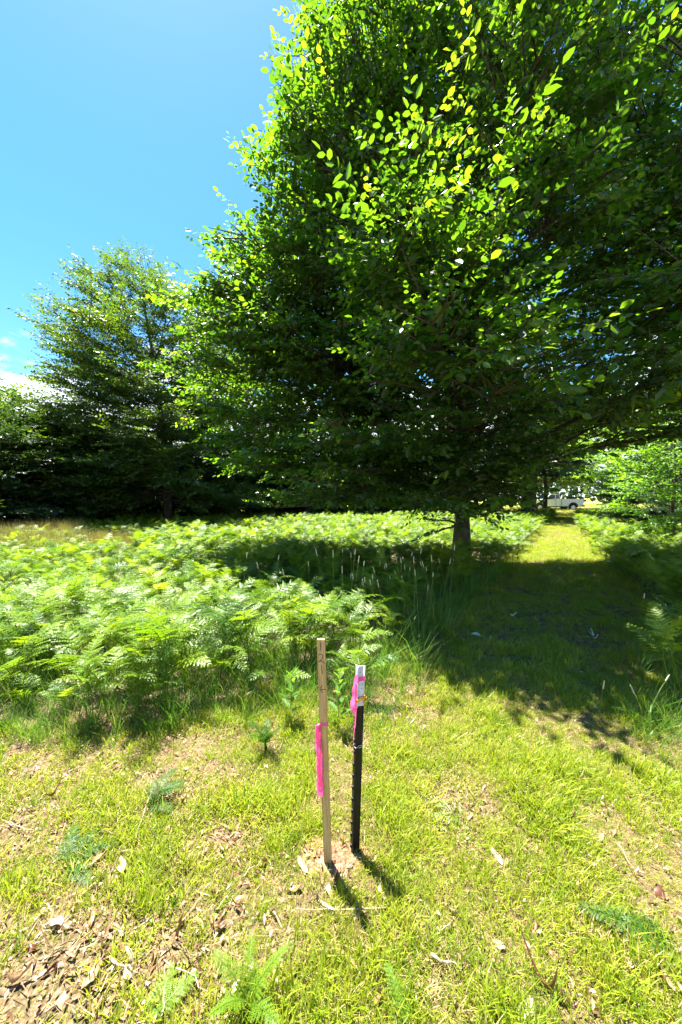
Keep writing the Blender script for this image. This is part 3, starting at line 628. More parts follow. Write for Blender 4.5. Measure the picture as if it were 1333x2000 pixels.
k = (rg.random(len(X)) < .3+.62*b) & (((X < .38) & (Y < front(X)+.3)) | ((X > ledge(Y)) & (X < redge(Y)+.2)) | (Y < 2.4)) & (np.abs(X) < 1.05*Y+.5)
X, Y = X[k], Y[k]; n = len(X)
scatter('leaf_litter', scr, np.stack([X, Y, gz(X, Y)+.013+rg.uniform(.0, .02, n)], -1), np.stack([rg.normal(0, .4, n), rg.normal(0, .4, n), rg.uniform(0, 6.28, n)], -1), rg.uniform(.5, 1.25, n), rg.integers(0, len(scr), n),
        label='crumbled dead leaves and straw lying through the thin grass', cat='leaf litter')
print('LITTER', n)
# long grass
longt = [tuft('long_tuft', rg, 22, .62, .09, .0055, M_long, .5, .3, (0, 1)) for _ in range(4)]+[tuft('long_tuft', rg, 18, .42, .08, .005, M_long, .8, .45, (.4, 1)) for _ in range(3)]+[tuft('straw_tuft', rg, 14, .42, .08, .003, M_dry, 1.1, .3) for _ in range(2)]
def put(n, xa, xb, ya, yb, cond, s0=.6, s1=1.1):
    a = rg.uniform(xa, xb, n); b = rg.uniform(ya, yb, n); k = cond(a, b); return np.stack([a[k], b[k], rg.uniform(s0, s1, k.sum())], -1)
G = [put(620, -.4, 3.2, 2.8, 7.5, lambda a, b: (np.abs(a-ledge(b)+.15) < .42), .5, 1.1),
     put(120, -1.25, .35, 2.35, 3.3, lambda a, b: b > 2.45+.0*a, .35, .75),
     put(40, -2.7, -1.2, 2.3, 2.5, lambda a, b: b > 2.3, .3, .5),
     put(200, 2.2, 7, 2.25, 7.5, lambda a, b: np.abs(a-redge(b)-.05) < .3, .35, .8),
     put(45, 1.95, 2.6, 2.2, 2.6, lambda a, b: a > 1.9, .35, .65),
     put(900, -9, -.5, 3.4, 10, lambda a, b: infield(a, b), .8, 1.2),
     put(800, -3.4, .6, 2.3, 3.9, lambda a, b: infield(a, b), .35, .75), put(300, 2.4, 6, 2.8, 5, lambda a, b: infield(a, b), .4, .8)]
G = np.vstack(G); n = len(G); idx = np.where(rg.random(n) < .2, rg.integers(7, 9, n), rg.integers(0, 7, n))
scatter('long_grass', longt, np.stack([G[:, 0], G[:, 1], gz(G[:, 0], G[:, 1])], -1), np.stack([rg.normal(0, .1, n), rg.normal(0, .1, n), rg.uniform(0, 6.28, n)], -1), G[:, 2], idx,
        label='uncut long green grass fringing the ferns along the path edge', cat='long grass')
gold = [tuft('golden_tuft', rg, 40, .75, .16, .007, M_gold, .3, .15, (.3, 1)) for _ in range(3)]; gr2 = [tuft('field_tuft', rg, 40, .7, .16, .007, M_mead, .3, .15) for _ in range(3)]
a, b_ = jit(-20, -5, 9, 19, .2, rg); q = a/b_; k = (q < -.55) & (q > -1.15) & ((q < -.70) | (b_ < 12.5)); a, b_, q = a[k], b_[k], q[k]; n = len(a)
scatter('golden_grass', gold+gr2, np.stack([a, b_, 0*a], -1), np.stack([0*a, 0*a, rg.uniform(0, 6.28, n)], -1), rg.uniform(.7, 1.15, n)*np.where(q > -.7, .8, 1), np.where((b_ > 13.5) & (rg.random(n) < .7) & (q < -.7), rg.integers(0, 3, n), np.where(rg.random(n) < .2, 1, rg.integers(3, 6, n))),
        label='patch of tall golden-brown seeding grass at the left edge of the field', cat='grass')
a = rg.uniform(8, 75, 5200); b_ = rg.uniform(36.5, 75, 5200); k = (a < 1.0*b_) & (a > .2*b_); a, b_ = a[k], b_[k]; n = len(a)
scatter('meadow_grass', gr2, np.stack([a, b_, 0*a], -1), np.stack([0*a, 0*a, rg.uniform(0, 6.28, n)], -1), np.stack([rg.uniform(2, 3, n), rg.uniform(2, 3, n), rg.uniform(.25, .55, n)], -1), rg.integers(0, 3, n),
        label='bright yellow-green meadow grass around and beyond the white truck', cat='grass')

# ------------------------------------------------------------------ truck
M_white = plain('white paint', (.88, .89, .90), .25, .5); M_black = plain('black rubber', (.02, .02, .02), .7); M_dk = plain('dark glass', (.03, .04, .05), .08, .8)
M_rim = plain('rim', (.62, .62, .62), .35, .5, .6); M_red = plain('tail lamp red', (.45, .01, .01), .25); M_grey = plain('bumper grey', (.12, .12, .13), .4)
TD = 42.0; tx = 25.8
tk = thing('pickup_truck', 'white pickup truck seen side-on, parked at the meadow beyond the path', 'truck', (tx, TD, 0.02))
tk.scale = (1, 1, 1)
def arch(cx, r0, n=9): return [(cx+r0*math.cos(a), .42+r0*math.sin(a)) for a in np.linspace(0, math.pi, n)]
def solid(name, P, y0, y1, mat, parent, bv=.03):
    import bmesh
    bm = bmesh.new(); v = [bm.verts.new((p[0], y0, p[1])) for p in P]; f = bm.faces.new(v)
    e = bmesh.ops.extrude_face_region(bm, geom=[f]); bmesh.ops.translate(bm, vec=(0, y1-y0, 0), verts=[q for q in e['geom'] if isinstance(q, bmesh.types.BMVert)])
    bmesh.ops.recalc_face_normals(bm, faces=bm.faces); bmesh.ops.triangulate(bm, faces=[f for f in bm.faces if len(f.verts) > 4])
    me = bpy.data.meshes.new(name); bm.to_mesh(me); bm.free(); me.materials.append(mat); o = link(name, me, parent)
    if bv: bevel(o, bv)
    return o
# local x: rear wheel 0, front wheel -3.7 (nose to the left)
bed = [(1.15, .62), (1.18, 1.32), (-1.32, 1.32), (-1.32, .5), (-.52, .5)]+arch(0, .5)[::-1][1:-1]+[(.52, .5)]
solid('bed', bed, -.96, .96, M_white, tk)
cabp = [(-1.35, .5), (-1.35, 1.34), (-3.02, 1.34), (-3.15, 1.30), (-4.5, 1.18), (-4.68, 1.0), (-4.68, .55), (-4.25, .5)]+[(x-3.7, z) for x, z in arch(0, .5)][1:-1]+[(-3.18, .5)]
# orient: go around correctly (arch from left to right)
cabp = [(-1.35, .5), (-1.35, 1.34), (-3.02, 1.34), (-3.15, 1.30), (-4.5, 1.18), (-4.68, 1.0), (-4.68, .55), (-4.23, .5)]+[(x-3.7, z) for x, z in arch(0, .5)[::-1][1:-1]]+[(-3.17, .5)]
solid('body', cabp, -.96, .96, M_white, tk)
solid('cab', [(-1.37, 1.33), (-1.45, 1.84), (-1.7, 1.9), (-2.45, 1.9), (-3.12, 1.33)], -.84, .84, M_white, tk, .05)
solid('side_window', [(-1.98, 1.37), (-2.0, 1.78), (-2.42, 1.8), (-2.92, 1.37)], -.852, -.80, M_dk, tk, 0)
solid('side_window', [(-1.47, 1.37), (-1.52, 1.78), (-1.9, 1.79), (-1.9, 1.37)], -.852, -.80, M_dk, tk, 0)
wsm = MB(); wsm.add([(-2.50, -.74, 1.86), (-2.50, .74, 1.86), (-3.10, .78, 1.36), (-3.10, -.78, 1.36)], [[0, 1, 2, 3]]); ws = wsm.build('windshield', M_dk, tk); ws.location = (-.012, 0, .012); sm = ws.modifiers.new('t', 'SOLIDIFY'); sm.thickness = .01
solid('door', [(-1.99, .56), (-1.99, 1.32), (-3.0, 1.32), (-3.0, .56)], -.968, -.955, M_white, tk, 0)
mm = MB(); mm.box((-1.94, -.967, .93), (.03, .01, .8)); mm.box((-3.03, -.967, .93), (.03, .01, .8)); mm.box((-1.335, -.967, .93), (.03, .01, .8)); mm.build('panel_gap', M_grey, tk)
mm = MB(); mm.box((-2.12, -.985, 1.2), (.16, .03, .04)); mm.build('door_handle', M_black, tk)
mm = MB(); mm.box((-2.98, -1.06, 1.38), (.12, .22, .18)); bevel(mm.build('mirror', M_black, tk), .03)
for cx in (0, -3.7):
    for sy in (-1, 1):
        w = MB(); a = np.linspace(0, 1, 2)
        w.tube([(cx, sy*.70, .38), (cx, sy*.95, .38)], [.38, .38], 24); wo = w.build('wheel', M_black, tk, False); bevel(wo, .03)
        w = MB(); w.tube([(cx, sy*.94, .38), (cx, sy*.965, .38)], [.24, .22], 18); rm = w.build('rim', M_rim, wo)
        w = MB()
        for q in range(5):
            an = q*1.2566; w.box((cx+.13*math.cos(an), sy*.967, .38+.13*math.sin(an)), (.05, .012, .05))
        w.build('rim_hole', M_black, wo)
    w = MB(); rr_ = [(cx+.52*math.cos(t), -.968, .42+.52*math.sin(t)) for t in np.linspace(.1, math.pi-.1, 12)]; w.tube(rr_, .035, 5); w.build('arch_trim', M_grey, tk)
    w = MB(); w.box((cx, 0, .62), (.9, 1.7, .5)); w.build('wheel_well', M_black, tk)
mm = MB(); mm.box((1.165, -.88, 1.08), (.07, .19, .34)); bevel(mm.build('tail_light', M_red, tk), .01)
mm = MB(); mm.box((1.168, .88, 1.08), (.07, .19, .34)); bevel(mm.build('tail_light', M_red, tk), .01)
mm = MB(); mm.box((1.26, 0, .55), (.2, 1.8, .18)); bevel(mm.build('rear_bumper', M_grey, tk), .03)
mm = MB(); mm.box((-4.74, 0, .58), (.16, 1.85, .22)); bevel(mm.build('front_bumper', M_grey, tk), .03)
mm = MB(); mm.box((-1.8, 0, .46), (5.0, 1.5, .12)); mm.build('underbody', M_black, tk)
mm = MB(); mm.box((-.1, 0, 1.325), (2.2, 1.7, .02)); mm.build('bed_liner', M_black, tk)
mm = MB(); mm.box((-4.66, -.72, 1.0), (.1, .3, .2)); bevel(mm.build('headlight', M_rim, tk), .02)
# load on the bed
tl = MB(); tl.box((0, 0, .11), (.5, .45, .22)); tb = bevel(tl.build('tool_box', M_black, None, loc=(tx-.15, TD-.5, 1.365)), .03); tag(tb, 'small dark box sitting in the bed of the white truck', 'box')

# ------------------------------------------------------------------ stake, post, ribbons
M_wood = plain('stake wood', (.52, .37, .16), .6, .3, noise=(.33, .21, .08), ns=12, bump=.4, stretch=(16, 16, .7))
M_ink = plain('marker ink', (.02, .015, .015), .6); M_pink = plain('pink tape', (.95, .15, .42), .35, .5, trans=.45)
M_post = plain('black post paint', (.004, .005, .004), .55, .3, noise=(.008, .008, .006), ns=30); M_pwht = plain('white post paint', (.60, .64, .66), .5, .4, noise=(.45, .48, .5), ns=40)
M_rust = plain('rust', (.10, .04, .02), .8); M_orange = plain('orange twine', (.85, .36, .02), .5, .4); M_wire = plain('pale wire', (.6, .6, .58), .3, .6, .5)
DS = gpix(641, 1686).y
sb0 = pix(641, 1686, DS); st0 = pix(627.5, 1248, DS)
stake = thing('wooden_stake', 'pale wooden survey stake marked 121, left of the black post', 'stake', sb0)
ax = unit(np.array(st0-sb0)); HS = (st0-sb0).length
yaw = rad(8)
Xv = unit(np.cross(np.array([math.sin(yaw), math.cos(yaw), 0]), ax)); Yv = np.cross(ax, Xv)
def fr(org, X, Y, Z):
    M = np.eye(4); M[:3, 0] = X; M[:3, 1] = Y; M[:3, 2] = Z; M[:3, 3] = org; return Matrix(M.tolist())
stake.matrix_world = fr(np.array(sb0), Xv, Yv, ax)
W = .0335
mm = MB(); nseg = 14; zz = np.linspace(-.12, HS, nseg)
rs = np.random.default_rng(3); Vb = []
for z in zz:
    w2 = W/2+rs.normal(0, .0003)
    for sx, sy in ((-1, -1), (1, -1), (1, 1), (-1, 1)): Vb.append((sx*w2, sy*.008, z))
Q = [[4*i+j, 4*i+(j+1) % 4, 4*i+4+(j+1) % 4, 4*i+4+j] for i in range(nseg-1) for j in range(4)]+[[3, 2, 1, 0], [4*nseg-4, 4*nseg-3, 4*nseg-2, 4*nseg-1]]
mm.add(Vb, Q); bevel(mm.build('shaft', M_wood, stake), .0012, 2)
pm = HS/438.0   # metres per photo pixel on the stake
def stroke(pts, w=.0013):
    m = MB(); P = np.array([((x)*pm, -.0086, HS-(y)*pm) for x, y in pts]); 
    T = unit(np.gradient(P, axis=0)); S = np.cross(T, np.array([0, 1., 0])); V = np.concatenate([P-S*w, P+S*w]); n = len(P)
    V2 = V+np.array([0, .0005, 0]); m.add(V, [[i, i+1, n+i+1, n+i] for i in range(n-1)]); m.add(V2, [[i, n+i, n+i+1, i+1] for i in range(n-1)])
    return m
def stroke_obj(name, plist):
    m = MB()
    for p in plist:
        s = stroke(p)
        for V_ in s.V: pass
        off = 0
        for V_, Q_ in zip(s.V, s.Q): m.add(V_, Q_-off); off += len(V_)
    return m.build(name, M_ink, stake)
def sc_(pl): return [((a-271)/9.52*1.0, (b-75)/9.52) for a, b in pl]   # from the enlarged view
stroke_obj('digit_one', [sc_([(262, 125), (272, 160), (268, 210), (264, 272)])])
stroke_obj('digit_two', [sc_([(230, 358), (245, 340), (275, 338), (298, 362), (298, 400), (275, 435), (240, 468), (218, 478)]), sc_([(222, 470), (252, 458), (285, 468), (312, 484), (332, 500)])])
stroke_obj('digit_one', [sc_([(273, 538), (276, 590), (282, 650), (284, 695)])])
stroke_obj('arrow_mark', [sc_([(338, 975), (300, 972), (265, 975), (228, 982)]), sc_([(275, 900), (262, 925), (232, 962)]), sc_([(235, 985), (258, 1010), (282, 1040)])])
def child_frame(o, root): o.matrix_world = root.matrix_world.copy(); return o
# ribbon on stake: band + tail
def ribbon_tail(path, wfun, name, par, twist=0, seed=0):
    r_ = np.random.default_rng(seed); P = np.array(path); n = len(P); m = MB(); V = []
    for i in range(n):
        a = twist*i/n+r_.normal(0, .2); w = wfun(i/(n-1)); s = np.array([math.cos(a), math.sin(a), 0])
        for q in (-1, -.33, .33, 1): V.append(P[i]+s*w/2*q+np.array([0, .003*math.cos(q*3+i*1.7)+.0015*r_.normal(), 0]))
    Q = [[4*i+j, 4*i+j+1, 4*i+j+5, 4*i+j+4] for i in range(n-1) for j in range(3)]
    m.add(V, Q); return m.build(name, M_pink, par, True)
zb = HS-(1410-1248)*pm
rb = thing('flagging_tape', 'pink flagging tape tied round the wooden stake, long tail hanging left', 'ribbon'); rb.matrix_world = stake.matrix_world.copy()
mm = MB(); q = np.linspace(0, 2*math.pi, 33); P = []
def band(mm, hx, hy, z0, h, tilt=0, off=.0016):
    path = [(-hx-off, -hy-off), (-hx*.3, -hy-off*1.3), (hx+off, -hy-off), (hx+off, hy+off), (-hx-off, hy+off)]
    n = len(path); V = []
    for (x, y) in path:
        z = z0+tilt*x
        V += [(x, y, z-h/2), (x, y, z+h/2)]
    mm.add(V, [[2*i, 2*((i+1) % n), 2*((i+1) % n)+1, 2*i+1] for i in range(n)])
band(mm, W/2, .008, zb, .013, .10); bevel(mm.build('band', M_pink, rb), .0008, 1)
mm = MB(); mm.tube([(-.013, -.010, zb+.003), (-.021, -.015, zb-.002), (-.029, -.016, zb-.006)], [.004, .007, .004], 8); mm.build('knot', M_pink, rb, True)
tl = [(-.0225-.0015*math.sin(i*.7)-.004*(i/13)*(-.8), -.014+.002*math.sin(i*.9), zb+.002-i*.0243) for i in range(14)]
ribbon_tail(tl, lambda t: (.028 if t > .12 else .014+.014*t/.12)*(1+.08*math.sin(t*23)), 'tail', rb, .15, 4)
tl2 = [(-.0215-.001*math.sin(i), -.0165, zb-.006-i*.024) for i in range(13)]; ribbon_tail(tl2, lambda t: .018, 'tail', rb, -.2, 5)

# steel post
DP = gpix(693.5, 1662).y
pb = pix(694.5, 1662, DP); pt_ = pix(705.5, 1300, DP); HP = (pt_-pb).length; axp = unit(np.array(pt_-pb)); yawp = rad(-14)
Xp = unit(np.cross(np.array([math.sin(yawp), math.cos(yawp), 0]), axp)); Yp = np.cross(axp, Xp)
post = thing('steel_post', 'black studded steel T-post with white painted top, right of the wooden stake', 'post', pb); post.matrix_world = fr(np.array(pb), Xp, Yp, axp)
pmp = HP/362.0; zw = HP-77*pmp
def tsec(z0, z1, mat, name):
    m = MB(); s = [(-.0195, -.017), (-.0155, -.017), (-.0155, -.002), (.0165, -.002), (.0165, .002), (-.0155, .002), (-.0155, .017), (-.0195, .017)]
    n = len(s); V = [(x, y, z0) for x, y in s]+[(x, y, z1) for x, y in s]
    m.add(V, [[i, (i+1) % n, n+(i+1) % n, n+i] for i in range(n)]+[[n+0, n+1, n+6, n+7], [n+1, n+2, n+5, n+6], [n+2, n+3, n+4, n+5]]); return bevel(m.build(name, mat, post), .0008, 1)
tsec(-.15, zw-.0005, M_post, 'shaft'); tsec(zw, HP, M_pwht, 'painted_top')
# stiffening bead along the web
for z0, z1, mt in ((-.1, zw-.0005, M_post), (zw, HP-.001, M_pwht)):
    m = MB(); m.tube([(.0155, 0, z0), (.0155, 0, z1)], .0038, 8); m.build('bead', mt, post, True)
z = .03
while z < HP-.03:
    m = MB(); m.add([(-.0193, -.006, z-.009), (-.0193, .006, z-.009), (-.0193, .006, z+.008), (-.0193, -.006, z+.008), (-.0265, -.004, z-.003), (-.0265, .004, z-.003), (-.0265, .004, z+.006), (-.0265, -.004, z+.006)],
                  [[0, 1, 5, 4], [1, 2, 6, 5], [2, 3, 7, 6], [3, 0, 4, 7], [4, 5, 6, 7], [3, 2, 1, 0]]); m.build('stud', M_post if z < zw else M_pwht, post); z += .054
for x, y, s in ((-.003, .028, .0022), (.012, .04, .0018), (.012, .062, .0028), (.009, .083, .002), (.006, .104, .002), (-.008, .115, .0016), (.003, .02, .0012)):
    m = MB(); m.tube([(x, -.0021, HP-y), (x, -.0029, HP-y)], s, 7); m.build('rust_spot', M_rust, post)
pr = thing('flagging_tape', 'pink flagging tape wrapped round the white top of the steel post', 'ribbon'); pr.matrix_world = post.matrix_world.copy()
zb = HP-24*pmp
m = MB(); path = [(-.0215, -.019), (-.014, -.0195), (-.008, -.0065), (.018, -.0055), (.0215, -.002), (.0215, .003), (.018, .006), (-.021, .0195)]
V = []
for x, y in path: V += [(x, y, zb-.011+.05*x), (x, y, zb+.009+.05*x)]
n = len(path); m.add(V, [[2*i, 2*((i+1) % n), 2*((i+1) % n)+1, 2*i+1] for i in range(n)]); m.build('band', M_pink, pr)
tl = [(-.0245-.0095*min(1, i/6)-.002*math.sin(i*.8), -.022-.002*math.sin(i), HP-.028-i*.0128) for i in range(14)]
ribbon_tail(tl, lambda t: .013+.016*min(1, t*1.6), 'tail', pr, .25, 8)
tl = [(-.0250-.0025*math.sin(i*.5)-.004*(i/22), -.019, HP-.07-i*.0165) for i in range(23)]
ribbon_tail(tl, lambda t: .009-.004*t, 'tail', pr, 1.3, 9)
tw_ = thing('orange_twine', 'orange twine knotted round the white painted part of the steel post', 'twine'); tw_.matrix_world = post.matrix_world.copy()
zo = HP-62*pmp; loop = [(-.022, -.018), (-.016, -.021), (.0, -.006), (.018, -.006), (.021, 0), (.018, .006), (0, .008), (-.019, .02), (-.023, .0), (-.022, -.018)]
m = MB()
for dz in (0, .005, -.005): m.tube([(x, y-.0004*abs(dz)*1000*.3, zo+dz+.1*x) for x, y in loop], .0027, 6)
m.build('loop', M_orange, tw_, True)
m = MB(); m.tube([(.012, -.008, zo+.002), (.019, -.012, zo+.010), (.025, -.010, zo+.004), (.024, -.010, zo-.008), (.019, -.009, zo-.02), (.020, -.009, zo-.032)], [.003, .004, .004, .004, .003, .002], 6); m.build('knot', M_orange, tw_, True)
wi = thing('wire_tie', 'thin pale wire twisted round the middle of the black post', 'wire'); wi.matrix_world = post.matrix_world.copy()
zo = HP-153*pmp; m = MB(); m.tube([(x, y, zo+.12*abs(x)) for x, y in loop], .0012, 5); m.tube([(-.006, -.007, zo), (.0, -.016, zo-.004), (.008, -.018, zo+.002), (.013, -.013, zo+.007)], .0012, 5); m.build('strand', M_wire, wi, True)

# bare soil round the stake
c = gpix(652, 1672); a = np.linspace(0, 2*math.pi, 28, endpoint=False); rr_ = 1+.18*np.sin(3*a+1)+.1*np.sin(7*a)
V = [(c.x, c.y, gz(c.x, c.y)+.022)]
for q, w_ in ((.5, .019), (1, .002)):
    for t, k_ in zip(a, rr_): x = c.x+.22*q*k_*math.cos(t); y = c.y+.13*q*k_*math.sin(t); V.append((x, y, gz(x, y)+w_))
n = 28; T3 = [[0, 1+i, 1+(i+1) % n] for i in range(n)]; Q = [[1+i, 1+n+i, 1+n+(i+1) % n, 1+(i+1) % n] for i in range(n)]
tag(link('soil_patch', mesh_np('soil_patch', np.array(V), [np.array(Q), np.array(T3)], M_soil, smooth=True)), kind='structure')

# ------------------------------------------------------------------ foreground fern fronds
def fernplant(px, py, n, mat, label, L, stipe, el0, el1, az0, spread, seed, wid=.4, npair=15, npin=8, scale=1, name='fern_sprig', plane=0):
    r = np.random.default_rng(seed); g = gpix(px, py); o = thing(name, label, 'fern', (g.x, g.y, float(gz(g.x, g.y))+.005))
    for j in range(n):
        az = az0+(j-(n-1)/2)*spread+r.normal(0, .1)
        link('frond', frond_mesh(r, mat, Lb=L*r.uniform(.8, 1.1), stipe=stipe, el0=el0+r.normal(0, .08), el1=el1, az=az, npair=npair, npin=npin, wid=wid, tint=r.uniform(.3, .8), plane=plane+r.normal(0, .2)), o)
    return o
fernplant(290, 1575, 4, M_fernd, 'small deep green fern clump in the grass at left', .19, .03, .7, -.3, rad(20), .55, 301, .3)
fernplant(130, 1690, 4, M_fernd, 'low fern clump beside pale litter near the left edge', .20, .02, .5, -.35, rad(40), .8, 302, .3)
fernplant(485, 1990, 5, M_fernb, 'bright light green fern at the bottom of the picture, left of centre', .17, .05, .95, .1, rad(95), 1.15, 303, .26, npair=14, npin=7)
fernplant(905, 1598, 3, M_fernp, 'pale flattened fern right of the steel post', .24, .01, .15, -.2, rad(172), .45, 304, .3)
fernplant(1330, 1850, 2, M_fernd, 'dark green fern frond lying down near the right edge', .30, .02, .22, -.2, rad(155), .25, 305, .28, npair=19)
fernplant(400, 1795, 1, M_fernb, 'single small pale frond lying in the grass left of the posts', .16, .0, .2, -.15, rad(50), .3, 306, .28)
fernplant(290, 2010, 2, M_fernb, 'grey-green frond tip entering at the bottom left', .14, .02, .4, -.2, rad(60), .5, 307, .3)
fernplant(800, 2020, 1, M_fernb, 'yellow-green frond tip poking up at the bottom, right of centre', .14, .02, .9, .3, rad(110), .5, 308, .26)
fernplant(560, 1600, 2, M_fernp, 'small wilted fern left of the wooden stake', .15, .01, .3, -.3, rad(200), .6, 309, .3)
fernplant(520, 1470, 5, M_fernd, 'dark tufted fern clump just in front of the fern bed', .16, .08, 1.1, .3, rad(90), 1.2, 310, .3)
fernplant(1280, 1560, 2, M_fernp, 'faded small frond in the grass at right', .12, .01, .3, -.2, rad(120), .7, 312, .3)

# broad-leaved weeds
def weed(px, py, h, nl, ll, label, seed, mat):
    r = np.random.default_rng(seed); g = gpix(px, py); o = thing('leafy_weed', label, 'plant', (g.x, g.y, float(gz(g.x, g.y))))
    q = np.linspace(0, 1, 6); le = r.normal(0, .06, 2); P = np.stack([le[0]*q, le[1]*q, q*h], -1); m = MB(); m.tube(P, .003*(1-.6*q), 6); m.build('stem', M_stem, o, True)
    for k in range(nl):
        t = .3+.7*k/(nl-1); az = k*2.4; el = .25+.7*t
        d = np.array([[math.cos(az)*math.cos(el), math.sin(az)*math.cos(el), math.sin(el)]]); p = np.array([[le[0]*t, le[1]*t, t*h]])
        link('leaf', leaves_mesh('leaf', p, d, np.array([[-math.cos(az)*.8, -math.sin(az)*.8, 1.]]), np.array([ll*(1.1-.4*t)*r.uniform(.8, 1.1)]), np.array([r.uniform(.2, .9)]), mat, 'full', .75), o)
weed(565, 1420, .36, 14, .12, 'upright leafy weed with pointed leaves left of the wooden stake', 1, M_leafL)
weed(660, 1425, .42, 14, .11, 'yellow-green leafy weed rising just behind the wooden stake', 2, M_leafL)
weed(15, 1230, .62, 16, .14, 'broad-leaved weed at the left edge among the ferns', 3, M_leafB)
weed(175, 1420, .4, 13, .1, 'leafy weed in the front of the fern bed at left', 4, M_leafL)
weed(820, 1300, .25, 10, .08, 'small leafy weed where sun meets the tree shadow', 5, M_leafL)
weed(1010, 1115, .5, 14, .14, 'dark leafy weed at the path edge right of the tall tree trunk', 6, M_leafL)

# timothy grass heads
M_head = plain('seed head', (.42, .40, .27), .8, .2, noise=(.3, .3, .17), ns=200)
heads = [(50, 190), (130, 150), (205, 195), (238, 170), (268, 240), (315, 265), (130, 330), (225, 380), (200, 370), (455, 260), (495, 290), (515, 280), (412, 325), (393, 380), (446, 450), (325, 410), (600, 220), (640, 240), (672, 300), (597, 340),
         (750, 240), (730, 180), (808, 160), (815, 265), (835, 275), (715, 305), (763, 350), (860, 310), (975, 240), (995, 110), (1100, 130), (915, 360), (870, 480), (645, 380), (310, 440), (545, 380), (905, 230), (375, 430), (1060, 250)]
rt = np.random.default_rng(44)
def headmesh(L, r0):
    m = MB(); q = np.linspace(0, 1, 9); m.tube(np.stack([0*q, 0*q, q*L], -1), r0*np.array([.55, .95, 1, 1.02, 1, .95, .85, .65, .2]), 9); return m.mesh('seed_head', M_head, True)
HM = [headmesh(.075, .0045), headmesh(.055, .0045)]
heads = [(640+a*.225, 1040+b*.225) for a, b in heads]+[(470+a, 1060+b) for a, b in ((12, 24), (35, 45), (74, 28), (86, 60), (60, 75), (150, 20), (133, 40))]+[(1178, 1340), (1300, 1325), (1240, 1350), (1258, 1163)]
for i, (px, py) in enumerate(heads):
    D = rt.uniform(3.5, 4.6) if i < len(heads)-4 else (2.45 if i < len(heads)-1 else 3.4)
    p = pix(px, py+6, D); lx, ly = rt.normal(0, .07), rt.normal(0, .07); bz = float(gz(p.x, p.y)); g = Vector((p.x+lx, p.y+ly, bz)); h = p.z-bz
    lab = ('tall timothy grass stalk in front of the shaded ferns' if i < 39 else 'timothy grass stalk over the sunny part of the fern bed') if i < len(heads)-4 else ['single timothy stalk near the front of the tree shadow', 'bent timothy stalk in the tuft at the right edge', 'timothy stalk left of the right-edge tuft', 'pale timothy head among the shaded ferns at right'][i-len(heads)+4]
    gp = None if i >= len(heads)-4 else ('timothy stalks before the shade' if i < 39 else 'timothy stalks over the sunny ferns')
    o = thing('timothy_grass', lab, 'grass stalk', g, gp)
    q = np.linspace(0, 1, 6)[:, None]; P = np.array([[-lx, -ly, h]])*q+np.array([[lx*.5, ly*.5, 0]])*np.sin(q*3.14)*.6
    m = MB(); m.tube(P, .0013, 5, False); m.build('stem', M_stem, o)
    hd = link('seed_head', HM[i % 2], o, P[-1].tolist()); d = Vector((P[-1]-P[-2]).tolist()); hd.rotation_euler = d.to_track_quat('Z', 'Y').to_euler()
    m = MB()
    for s in range(2):
        zl = h*(.25+.3*s); az = rt.uniform(0, 6.28); L = .22; qq = np.linspace(0, 1, 5); P2 = P[1+s][None]+np.stack([np.cos(az)*L*qq, np.sin(az)*L*qq, .14*qq-.12*qq**2], -1); w = .004*(1-qq**2)+.0005
        sd = np.array([-math.sin(az), math.cos(az), 0]); m.add(np.concatenate([P2-sd*w[:, None], P2+sd*w[:, None]]), [[k_, k_+1, 6+k_, 5+k_] for k_ in range(4)])
    bl = m.mesh('blade', M_long, False); bl.attributes.new('tint', 'FLOAT', 'POINT'); link('blade', bl, o)

# ------------------------------------------------------------------ fallen leaves, twigs, wood chips
rl = np.random.default_rng(77)
def fallen(r, L, w, curl, bend, teeth=True):
    n = 13; u = np.linspace(0, 1, n); V = []
    for i, a in enumerate(u):
        ww = w*math.sin(math.pi*min(1, a*.96+.04)**.85)**.8*(1+(.14 if (teeth and i % 2) else 0)); ww = max(ww, .0015)
        for s in (-1, -.5, 0, .5, 1):
            th = s*curl; V.append([(a-.5)*L, math.sin(th)/max(curl, .01)*ww/2*1, (1-math.cos(th))/max(curl, .01)*ww/2+bend*L*(a-.5)**2+.003*math.sin(a*9+s*2+L*90)])
    Q = [[5*i+j, 5*i+j+1, 5*i+j+6, 5*i+j+5] for i in range(n-1) for j in range(4)]
    return mesh_np('fallen_leaf', np.array(V), [np.array(Q)], M_dead, None, True)
FL = [fallen(rl, rl.uniform(.045, .095), rl.uniform(.016, .032), rl.uniform(.5, 2.6), rl.uniform(-2.5, 4.5)) for _ in range(12)]
